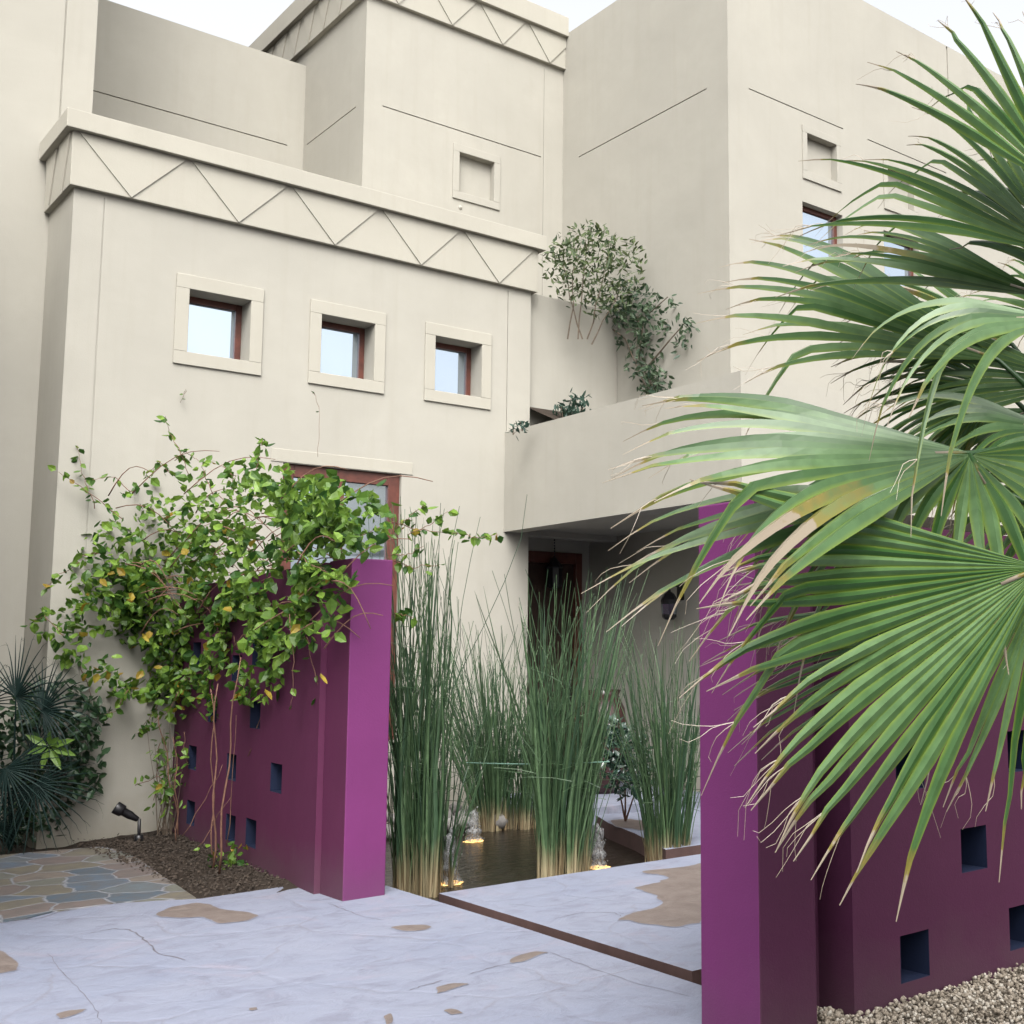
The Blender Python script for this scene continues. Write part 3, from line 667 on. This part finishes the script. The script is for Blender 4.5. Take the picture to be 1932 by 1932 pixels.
BL = [(560,965,180,62,520),(340,960,130,75,330),(655,985,90,60,300),(410,1070,190,75,650),(240,1085,110,75,300),(185,1190,90,85,250),(330,1200,140,100,480),(430,1235,110,95,330),(500,1165,90,80,220),(290,1320,70,55,90),(570,1100,85,45,150),(380,1140,150,100,450),(480,900,70,45,100),(115,1170,55,45,50),(470,1270,80,60,110),(590,1160,55,60,60),(250,1260,80,60,160),(620,950,120,55,330),(215,1030,60,50,90),(610,1080,60,45,70),(380,1310,70,50,110)]
for cx, cy, rx, ry, n in BL:
    for i in range(int(n*1.3)):
        a = random.uniform(0, 6.28); q = random.random()**.55
        x, y = cx+math.cos(a)*rx*q, cy+math.sin(a)*ry*q
        yel = random.random() < (.035 if x < 450 and y > 1050 else .006)
        if x > 470 and y > 1230 and random.random() < .6: continue
        q_ = dp(x, y, vdepth(x, y))
        if noise.noise(q_*2.6) < -.07: continue
        vleaf(q_, yellow=yel)
def shoot(pix, dep, n, L=(.05,.09), mb=None, ymb=None, stem=.004, yel=.03, mat_r=None):
    P_ = [dp(x, y, dep+random.gauss(0,.03)) for x, y in pix]; Q = []
    for i in range(len(P_)-1):
        for k in range(6): Q.append(P_[i].lerp(P_[i+1], k/6) + rv(.006))
    Q.append(P_[-1]); VS.tube(Q, stem, .0018, 4)
    for i in range(n):
        p = Q[min(len(Q)-1, int((i+.7)/n*len(Q)))] + rv(.012); vleaf(p, random.uniform(*L), random.random() < yel, .4)
for pix, n in (([(360,900),(340,850),(318,815),(312,785)],16),([(330,870),(350,850),(375,870)],8),([(180,960),(160,910),(150,870),(147,840)],12),([(230,980),(170,930),(110,890)],16),([(495,920),(485,880),(490,840),(500,828)],18),
    ([(250,930),(215,900),(175,905)],12),([(740,985),(790,1000),(860,1005),(905,1015),(940,1010)],34),([(770,1010),(820,985),(845,965)],12),([(745,1000),(790,960),(800,955)],10),([(400,930),(380,880),(405,870)],14),([(330,900),(300,870),(270,905)],14),
    ([(600,1000),(680,1010),(740,985)],14),([(120,1200),(85,1160),(55,1180)],14),([(150,1060),(105,1090),(85,1110)],14),([(200,1040),(150,1050),(100,1075)],12),([(420,880),(445,900),(430,930)],10),
    ([(360,1260),(320,1340),(275,1375),(258,1385)],26),([(300,1330),(270,1370)],10),([(440,1200),(470,1280),(500,1370),(530,1350),(560,1345)],10),([(545,1160),(555,1250),(548,1340)],5),([(580,1200),(600,1300),(605,1350)],4),
    ([(150,1250),(175,1320),(205,1345)],10),([(240,1300),(220,1340),(190,1350)],8),([(350,1380),(345,1420),(355,1440)],7),([(255,1480),(300,1465),(320,1490)],12),([(300,1400),(295,1480),(280,1560)],8)):
    shoot(pix, vdepth(pix[0][0], 1200)-.1 if pix[0][0] < 700 else 8.7, n)
for pix in ([(600,1060),(620,1085),(655,1085)],[(560,1040),(590,1070),(640,1090)],[(560,1130),(600,1100),(645,1082)]): shoot(pix, 7.75, 13, (.055,.085))
for pix in ([(745,1060),(780,1070),(830,1065)],[(745,1160),(780,1165)],[(740,1050),(770,1045),(800,1030)]): shoot(pix, 8.6, 9)
for pix, n in (([(345,745),(352,735),(340,760)],2),([(600,860),(604,780),(595,745),(590,742)],2),([(345,760),(330,790)],2)): shoot(pix, 11.5, n, (.03,.05), stem=.002)
for (x, y) in ((352,1047),(250,1118),(282,1190),(268,1195),(270,1265),(160,1272),(185,1270),(450,1303),(412,1270),(605,1270),(165,1200),(500,1300)):
    vleaf(dp(x, y, vdepth(x,y)-.45), random.uniform(.085,.11), True, .8)
# stems
base = Vector((3.36, 9.3, 0))
for j, (sx, top) in enumerate((((403,1640),(408,1290)),((410,1650),(450,1240)),((425,1600),(432,1400)),((402,1630),(400,1300)),((335,1590),(330,1390)),((340,1580),(300,1350)))):
    a = at(*sx, 2, 0.0); dep = (a-EYE).dot(FW); b_ = dp(*top, dep-.1); VS_ = VS; VS = MB()
    q = [a.lerp(b_, k/10) + Vector((math.sin(k*1.3+j)*.018, math.cos(k+j)*.015, 0)) for k in range(11)]
    VS.tube(q, .009 if j < 2 else .006, .004, 6); VS.build('stem', M['stem'], vine, smooth=True); VS = VS_
for i in range(70):
    x, y = random.uniform(200,640), random.uniform(930,1230); dep = vdepth(x, y); an = random.uniform(-.9,.6); L_ = random.uniform(60,190)
    VS.tube([dp(x+math.cos(an)*L_*k/6, y-math.sin(an)*L_*k/6-30*math.sin(k/6*3.1), dep-.15) for k in range(7)], .006, .003, 4)
for (x0, y0, x1, y1) in ((345,1580,420,1440),(430,1600,445,1350),(520,1200,550,1390),(560,1250,590,1360),(470,1420,500,1330),(370,1600,440,1500)):
    VS.tube([dp(x0+(x1-x0)*k/6, y0+(y1-y0)*k/6, 9.3)+rv(.01) for k in range(7)], .004, .002, 4)
for i in range(46):
    p = dp(random.gauss(430,22), random.uniform(1590,1650), 9.15+random.gauss(0,.06)); vleaf(p, random.uniform(.05,.08), random.random() < .08, -.2)
V.build('foliage', M['vine'], vine, attrs=True); VY.build('yellow_leaves', M['yellow'], vine, attrs=True); tag(VS.build('twigs', M['stem'], vine, smooth=True), kind='stuff')

# ================================================================== TERRACE BUSH
def blobs(mb, bl, depth_fn, size, nbias, up=0, wr=.45):
    for cx, cy, rx, ry, n in bl:
        for i in range(n):
            a = random.uniform(0, 6.28); q = random.random()**.6; x, y = cx+math.cos(a)*rx*q, cy+math.sin(a)*ry*q
            p = depth_fn(x, y); L = random.uniform(*size); d = rv(1); d.z += up
            mb.leaf(p, d, (nbias+rv(.7)), L, L*wr, random.random(), .2, random.uniform(0,.3))
def dwing(off):
    return lambda x, y: at(x, y, 0, 9.05-abs(random.gauss(0, off)))
tb = thing('terrace_bush', (8.6, 12.2, 5.0), 'loose green shrub on the roof terrace, spilling over and trailing down to the canopy top', 'shrub')
b1 = MB(); blobs(b1, [(1105,475,68,50,300),(1075,505,55,50,160),(1160,505,62,60,260),(1120,440,30,25,40),(1140,560,60,40,170),(1085,545,50,35,70),(1060,480,30,30,70),(1185,480,22,24,30)], lambda x, y: dp(x, y, 14.6+random.gauss(0,.35)), (.06,.11), Vector((0,-.5,1)), .4, .35)
b1.build('foliage', M['bush'], tb, attrs=True)
bs_ = MB()
for (x0, y0, x1, y1) in ((1075,640,1085,480),(1090,640,1110,460),(1098,640,1060,500),(1110,640,1150,480),(1120,650,1170,540)):
    bs_ = MB(); bs_.tube([dp(x0+(x1-x0)*k/5+random.uniform(-4,4), y0+(y1-y0)*k/5, 14.6) for k in range(6)], .010, .004, 5); bs_.build('stem', M['twig'], tb)
tl = tb
b2 = MB(); blobs(b2, [(1180,560,60,35,150),(1225,590,62,42,110),(1200,625,40,42,90),(1285,640,24,34,36),(1300,610,14,20,14),(1215,675,36,40,95),(1232,715,34,32,130),(1200,590,40,30,60),(1160,590,25,25,40)], dwing(.14), (.06,.12), Vector((-1,-.4,.5)), -.3, .42)
b2.build('trailing_foliage', M['bush2'], tl, attrs=True)
bs_ = MB()
for pix in ([(1130,600),(1180,640),(1205,700),(1225,745)],[(1240,745),(1205,680),(1215,600),(1260,560)],[(1215,700),(1265,640),(1300,600)],[(1150,560),(1205,600),(1200,690)]):
    bs_ = MB(); bs_.tube([at(x, y, 0, 9.02) for x, y in pix], .012, .006, 5); bs_.build('stem', M['twig'], tl)
# small planting in the roof planter
def tuft(name, label, cat, pts, mt, size=(.06,.12)):
    c0 = Vector(pts[0][0]); t = thing(name, c0, label, cat); mb = MB(); st = MB()
    for c, rad, n in pts:
        c = Vector(c)
        for i in range(n):
            p = c + rv(rad*.5); L = random.uniform(*size); mb.leaf(p, rv(1)+Vector((0,0,.6)), rv(.6)+Vector((0,0,1)), L, L*.4, random.random())
        for i in range(2): st = MB(); st.tube([c-Vector((0,0,rad)), c+rv(rad*.4)], .006, .003, 4); st.build('stem', M['twig'], t)
    mb.build('foliage', mt, t, attrs=True); return t
tuft('planter_plant', 'low green plants growing in the dark roof planter', 'plant', [((7.95,11.55,4.44),.12,40),((8.15,11.6,4.44),.12,50),((8.35,11.8,4.62),.13,60)], M['trail'])
tuft('wall_plant', 'small sprig growing where the canopy meets the front block', 'plant', [(tuple(dp(985,802,13.3)),.07,26),(tuple(dp(968,812,13.3)),.05,14)], M['trail'], (.05,.09))

# ================================================================== LEFT SHRUBS
def small_palm(label, hubs, foot, nseg=26):
    t = thing('dwarf_palm', foot, label, 'palm'); f0 = Vector(foot)
    for i, (h, tp, dr_) in enumerate(hubs):
        mb = MB(); H, T = dp(*h), dp(*tp); fan(mb, H, T, cam(random.uniform(-.3,.3), .4, 1).normalized(), nseg, 230, dr_, .25, wk=.8, seed=500+i+len(label), thread=.02, wmax=.028)
        fr = mb.build('frond', M['darkpalm'], t, attrs=True)
        pe = MB(); pe.tube([f0, f0.lerp(H,.5)+Vector((0,0,.1)), H], .012, .006, 5); po = pe.build('petiole', M['darkpalm'], None, attrs=True); po.parent = fr
    return t
f_ = at(20, 1605, 2, 0)
small_palm('dark blue green fan palm at the left edge behind the flagstones', [((30,1315,10.0),(95,1205,9.9),.12),((-30,1330,10.2),(-60,1230,10.2),.15),((80,1340,10.1),(175,1265,10.0),.2),((10,1450,9.8),(50,1580,9.7),.1),((65,1480,9.9),(120,1600,9.8),.12),((-60,1450,9.8),(-30,1560,9.7),.1),((60,1420,10.2),(150,1400,10.2),.2),((-10,1560,9.9),(30,1610,9.8),.1)], (f_.x, f_.y, 0))
ds = thing('leafy_shrub', at(120,1590,2,0), 'dark leafy shrub against the house wall left of the spotlight', 'shrub'); mb = MB()
blobs(mb, [(110,1350,75,70,420),(140,1440,55,80,380),(90,1480,70,70,380),(60,1550,70,40,220),(40,1400,60,80,240),(170,1350,25,40,60)], lambda x, y: dp(x, y, 10.6+random.gauss(0,.2)), (.06,.12), cam(0,.8,.5), -.2, .5)
mb.build('foliage', M['dark'], ds, attrs=True)
st = MB(); b0 = at(110,1585,2,0)
for (x1, y1) in ((110,1350),(160,1420),(70,1450),(40,1500)): st.tube([b0, b0.lerp(dp(x1,y1,10.8),.5)+rv(.04), dp(x1,y1,10.8)], .012, .005, 5)
st.build('stem', M['stem'], ds)
rb = MB(); c0 = dp(92, 1408, 10.0)
for x, y, L in ((60,1392,.16),(125,1398,.15),(62,1418,.14),(108,1440,.18),(128,1420,.13),(92,1388,.08),(80,1440,.1),(104,1396,.1)):
    d = dp(x, y, 9.95)-c0; rb.leaf(c0+d*.12, d, cam(random.uniform(-.3,.3),.5,1), d.length*1.25, .065, random.random(), .15, .1)
rb.tube([c0, dp(95,1470,10.5)], .006, .008, 5); rb.build('young_leaves', M['bright'], ds, attrs=True)['label'] = 'bright lime rosette of young leaves'
# dark stalks above the dwarf palm
# thin shrub by the wall corner
ts = thing('thin_shrub', at(300,1570,2,0), 'sparse twiggy shrub in the corner between house wall and plum wall', 'shrub'); mb = MB(); st = MB()
for i in range(16):
    x = random.uniform(295,330); a = at(x, 1575, 2, 0); dep = (a-EYE).dot(FW); t_ = dp(x+random.uniform(-30,30), random.uniform(1360,1480), dep-.1); q = [a.lerp(t_, k/5)+rv(.01) for k in range(6)]; st.tube(q, .005, .002, 4)
    for k in range(7): L = random.uniform(.05,.09); mb.leaf(a.lerp(t_, random.uniform(.4,1))+rv(.05), rv(1), cam(0,.6,.6)+rv(.4), L, L*.35, random.random())
mb.build('foliage', M['vine'], ts, attrs=True); st.build('stem', M['twig'], ts)

tr_ = thing('added_shade_tree', (-1.1, 8.4, 0), 'unseen leafy tree added beside the flagstone path to shade the lower left', 'tree')  # out of view, added to block sky light from the lower left walls
mb = MB(); mb.tube([(-1.1,8.4,-.1),(-1.05,8.35,1),(-.95,8.4,2.2),(-.9,8.3,3.6)], .16, .08, 9)
for a_ in range(6): mb.tube([(-.98,8.4,1.6+a_*.25),(-.9+math.cos(a_*1.1)*.8,8.4+math.sin(a_*1.1)*.8,2.6+a_*.25),(-.9+math.cos(a_*1.1)*1.5,8.4+math.sin(a_*1.1)*1.4,3.3+a_*.25)], .05, .02, 5)
mb.build('trunk', M['trunkm'], tr_, smooth=True); mb = MB()
for i in range(11000):
    v_ = rv(1).normalized()*random.random()**.4; c_ = Vector((-.9, 8.3, 3.1)) + Vector((v_.x*2.5, v_.y*2.3, v_.z*2.2))
    if noise.noise(c_*.9) < -.28: continue
    if c_.x > .145*c_.y: continue
    L = random.uniform(.16,.26); mb.leaf(c_, rv(1), rv(.6)+Vector((0,0,1)), L, L*.5, random.random())
mb.build('crown', M['dark'], tr_, attrs=True)

# ================================================================== REEDS
def reeds(label, basepx, z0, n, height, lean, spread, base_r, wide=.35, seed=1, drift=(0,0)):
    rnd = random.Random(seed); b0 = at(*basepx, 2, z0); t = thing('reed_clump', b0, label, 'reeds', 'reed clumps growing in the pond'); mb = MB()
    for i in range(n):
        a = rnd.uniform(0,6.28); q = math.sqrt(rnd.random())*base_r; p0 = b0 + Vector((math.cos(a)*q, math.sin(a)*q, 0)); h = height*rnd.uniform(.5,1.0)
        out = Vector((math.cos(a), math.sin(a), 0))*spread*h*(q/base_r)*rnd.uniform(.3,1.3) + Vector(lean)*h + Vector((rnd.gauss(0,1), rnd.gauss(0,1), 0))*.055*h
        rr = rnd.random(); r0 = rnd.uniform(.0026,.0058); K = 9; bd = Vector((rnd.gauss(0,1), rnd.gauss(0,1), 0))*.035*h; ph = rnd.uniform(0,3)
        if rnd.random() < wide:   # flat sheathed blades
            w0 = rnd.uniform(.009,.018); sd = Vector((rnd.gauss(0,1), rnd.gauss(0,1), 0)).normalized(); sd = (sd*.6+RT*.8).normalized(); prev = None
            for k in range(K+1):
                s_ = k/K; p = p0 + out*(s_**1.6) + bd*math.sin(ph+s_*4)*s_ + Vector((0,0,h*s_*(1-.04*s_))); w = w0*(1-s_)**.6+.001
                row = (mb.vert(p-sd*w, s_, rr), mb.vert(p+CAMN*w*.4, s_, rr), mb.vert(p+sd*w, s_, rr))
                if prev: mb.face((prev[0],prev[1],row[1],row[0])); mb.face((prev[1],prev[2],row[2],row[1]))
                prev = row
        else:
            pts = [p0 + out*((k/K)**1.5) + bd*1.5*math.sin(ph+k/K*4)*(k/K) + Vector((0,0,h*(k/K))) + Vector((rnd.gauss(0,1), rnd.gauss(0,1), 0))*.006 for k in range(K+1)]
            mb.tube(pts, r0, .0022, 3, 0, rr)
        if rnd.random() < .35:   # a snapped-over stem
            p = p0 + out*.4 + Vector((0,0,h*rnd.uniform(.4,.7))); d = Vector((rnd.gauss(0,1), rnd.gauss(0,1), rnd.uniform(-.3,.9))).normalized()
            mb.tube([p, p+d*.15, p+d*.35+Vector((0,0,-.03))], .003, .0015, 3, 0, rr, .4, 1)
    mb.build('stems', M['reed'], t, attrs=True); return t
Lx = lambda k: tuple(RT*k)
reeds('tallest reed clump pressed against the left magenta pillar', (785,1690), -.15, 190, 2.95, Lx(-.02), .07, .17, .25, 11)
reeds('spreading reed clump leaning over the slab end, behind the tallest one', (835,1672), -.15, 40, 1.9, Lx(.05), .25, .10, .2, 12)
reeds('reed clump with orange brown foot fanning wide in front of the house wall', (925,1565), -.15, 210, 2.15, Lx(-.12), .38, .17, .25, 13)
reeds('dim reed clump just right of the orange footed one', (985,1562), -.15, 130, 1.7, Lx(.02), .25, .17, .25, 14)
reeds('dense upright reed clump at the middle of the slab edge', (1062,1655), -.15, 250, 2.45, Lx(.05), .18, .21, .3, 15)
reeds('shorter reed clump near the right magenta pillar', (1258,1628), -.15, 190, 2.05, Lx(-.02), .24, .19, .3, 16)
gs = thing('glossy_shrub', at(1180,1560,2,0), 'dark glossy leaved shrub between the two right reed clumps', 'shrub'); mb = MB()
blobs(mb, [(1180,1430,50,60,240),(1150,1400,40,45,120),(1200,1480,35,35,100)], lambda x, y: dp(x, y, 10.9+random.gauss(0,.18)), (.06,.11), cam(0,.9,.4), .2, .55); mb.build('foliage', M['glossy'], gs, attrs=True)
st = MB(); b0 = at(1180,1550,2,0)
for (x1, y1) in ((1180,1400),(1150,1400),(1210,1460)): st = MB(); st.tube([b0, dp(x1,y1,10.9)], .01, .004, 5); st.build('stem', M['stem'], gs)
# tie cord between the clumps
cd = MB(); a, b_ = dp(880,1439,9.9), dp(1150,1437,9.3); cd.tube([a.lerp(b_, k/12)+Vector((0,0,-.015*math.sin(k/12*3.14))) for k in range(13)], .005, .005, 5)
tag(cd.build('tie_cord', M['cord']), 'thin green cord strung level between the reed clumps', 'cord')

# ================================================================== FOUNTAIN JETS
jets = [((848,1668),.42,'bubbling foam jet at the near left corner of the pond beside the tallest reeds'),((893,1588),.30,'bubbling foam jet in front of the orange footed reeds'),((1128,1638),.36,'bubbling foam jet right of the dense upright reeds')]
for (px_, py_), h, lab in jets:
    c0 = at(px_, py_, 2, -.15); t = thing('fountain_jet', c0, lab, 'fountain jet', 'lit foam jets in the pond'); mb = MB(); prof = []
    for k in range(13):
        s_ = k/12; prof.append((.065*(1-s_)**.5*(1+.25*math.sin(k*2.1))+.008, h*s_))
    mb.lathe(c0, prof, 12)
    for i in range(len(mb.v)):
        v = Vector(mb.v[i]); mb.v[i] = tuple(v + Vector((noise.noise(v*22), noise.noise(v*22+Vector((5,5,5))), noise.noise(v*18)))*.03)
    for i in range(40):
        pebble(mb, c0+Vector((random.gauss(0,.045), random.gauss(0,.045), abs(random.gauss(0,.12)))), random.uniform(.005,.012))
    mb.build('water_plume', M['foam'], t, smooth=True)
    gm = MB(); n_ = 26; ring = []
    for j in range(n_):
        a = 6.283*j/n_; rr_ = .10*(1+.45*noise.noise(Vector((math.cos(a)*2, math.sin(a)*2, px_)))); ring.append(gm.vert(c0+Vector((math.cos(a)*rr_, math.sin(a)*rr_, .006))))
    gm.face(ring)
    for i in range(14): pebble(gm, c0+Vector((random.uniform(-.07,.07), random.uniform(-.07,.07), .010)), random.uniform(.006,.018))
    gm.build('submerged_lamp', M['glow'], t)

# ================================================================== SMALL THINGS
sp = thing('garden_spotlight', at(262,1585,2,0), 'black bullet spotlight on a stake in the soil aimed up left', 'spotlight')
b0 = at(262,1585,2,0); dep = (b0-EYE).dot(FW); j0 = dp(263,1545,dep); h0 = dp(258,1545,dep); h1 = dp(218,1523,dep-.05)
mb = MB(); mb.tube([b0-Vector((0,0,.05)), j0], .016, .014, 8); mb.tube([dp(262,1575,dep), dp(262,1590,dep)], .035, .045, 10); mb.build('stake', M['black'], sp, smooth=True)
mb = MB(); ax = (h1-h0); L_ = ax.length; mb.lathe(h0, [(0,-.02),(.022,-.01),(.03,.04),(.036,.06),(.036,L_*.62),(.052,L_*.66),(.056,L_),(.05,L_+.004)], 16, 0, ax); hd = mb.build('lamp_head', M['black'], sp, smooth=True); bev(hd, .002, 1)
mb = MB(); mb.lathe(h0, [(.05,L_-.004),(.0,L_-.001)], 16, 0, ax); o = mb.build('lens', M['lens'], None, smooth=True); o.parent = hd
# wall lantern on the wing wall under the canopy
c0 = at(1275,1145,0,9.0); wl = thing('wall_lantern', c0, 'black wall lantern under the canopy beside the right pillar', 'lantern')
mb = MB(); mb.lathe(c0+Vector((-.10,0,-.16)), [(0,0),(.05,.01),(.085,.04),(.095,.20),(.10,.24),(.06,.31),(.02,.34),(.012,.38),(0,.39)], 8); mb.tube([c0+Vector((-.10,0,.22)), c0+Vector((-.05,0,.27)), c0+Vector((.08,0,.22))], .012, .012, 6); mb.box(c0+Vector((.06,-.05,.08)), c0+Vector((.089,.05,.3))); mb.build('lantern_body', M['black'], wl)
mb = MB(); mb.lathe(c0+Vector((-.10,0,-.16)), [(.088,.07),(.098,.19)], 8); mb.build('lantern_glass', M['glass'], wl)
# hanging lantern under the beam by the door
c0 = dp(1046,1050,15.0); c0.z = 2.70; hl = thing('hanging_lantern', (c0.x,c0.y,3.07), 'dark lantern hanging on a chain in front of the door', 'lantern')
mb = MB()
for k in range(8): mb.lathe(c0+Vector((0,0,.10+k*.035)), [(.006,0),(.012,.012),(.006,.026)], 6)
mb.build('chain', M['black'], hl)
mb = MB(); mb.lathe(c0+Vector((0,0,-.30)), [(0,0),(.08,.02),(.10,.06),(.10,.26),(.12,.28),(.07,.34),(.02,.40),(0,.41)], 8); mb.build('lantern_body', M['black'], hl)
# dark pot on porch
b0 = at(1140,1545,2,0.0); b0 = Vector((8.3,11.2,.02)); pt = thing('glazed_pot', b0, 'tall dark glazed pot on the porch behind the reeds', 'pot')
mb = MB(); mb.lathe(b0, [(0,0),(.16,.0),(.24,.25),(.29,.6),(.24,.95),(.17,1.1),(.20,1.16),(.18,1.16),(.15,1.08),(0,1.0)], 24); mb.build('pot_body', M['pot'], pt, smooth=True)

# ================================================================== LIGHT, SKY, CAMERA
SUN_AZ, SUN_EL = R(212), R(50)      # azimuth measured from +Y towards +X: behind the camera, to its right
sd = Vector((math.sin(SUN_AZ)*math.cos(SUN_EL), math.cos(SUN_AZ)*math.cos(SUN_EL), math.sin(SUN_EL)))
w = bpy.data.worlds.new('World'); sc.world = w; w.use_nodes = True; nt = w.node_tree; nt.nodes.clear()
sky = nt.nodes.new('ShaderNodeTexSky'); sky.sky_type = 'NISHITA'; sky.sun_disc = False; sky.sun_elevation = SUN_EL; sky.sun_rotation = SUN_AZ
sky.air_density = 1.2; sky.dust_density = 8.0; sky.ozone_density = 1.0
bg = nt.nodes.new('ShaderNodeBackground'); bg.inputs[1].default_value = .15; wo = nt.nodes.new('ShaderNodeOutputWorld')
hs = nt.nodes.new('ShaderNodeHueSaturation'); hs.inputs['Saturation'].default_value = .16; nt.links.new(sky.outputs[0], hs.inputs['Color']); nt.links.new(hs.outputs[0], bg.inputs[0]); nt.links.new(bg.outputs[0], wo.inputs[0])
ld = bpy.data.lights.new('sun', 'SUN'); ld.energy = .6; ld.angle = R(60); ld.color = (1, .97, .93)
lo = bpy.data.objects.new('sun', ld); col.objects.link(lo); lo.rotation_euler = sd.to_track_quat('Z', 'Y').to_euler(); lo.location = (0, -5, 20)
cd_ = bpy.data.cameras.new('camera'); co = bpy.data.objects.new('camera', cd_); col.objects.link(co)
cd_.sensor_fit = 'HORIZONTAL'; cd_.sensor_width = 36; cd_.lens = F/1932*36; cd_.shift_x = (966-CX)/1932; cd_.clip_start = .05; cd_.clip_end = 500
co.matrix_world = Matrix(((RT.x, UP.x, -FW.x, 0), (RT.y, UP.y, -FW.y, 0), (RT.z, UP.z, -FW.z, 1.6), (0, 0, 0, 1)))
sc.camera = co
sc.view_settings.view_transform = 'Standard'; sc.view_settings.look = 'None'; sc.view_settings.gamma = 1; sc.view_settings.exposure = 1.43
sc.cycles.max_bounces = 8; sc.cycles.diffuse_bounces = 5; sc.cycles.transparent_max_bounces = 6
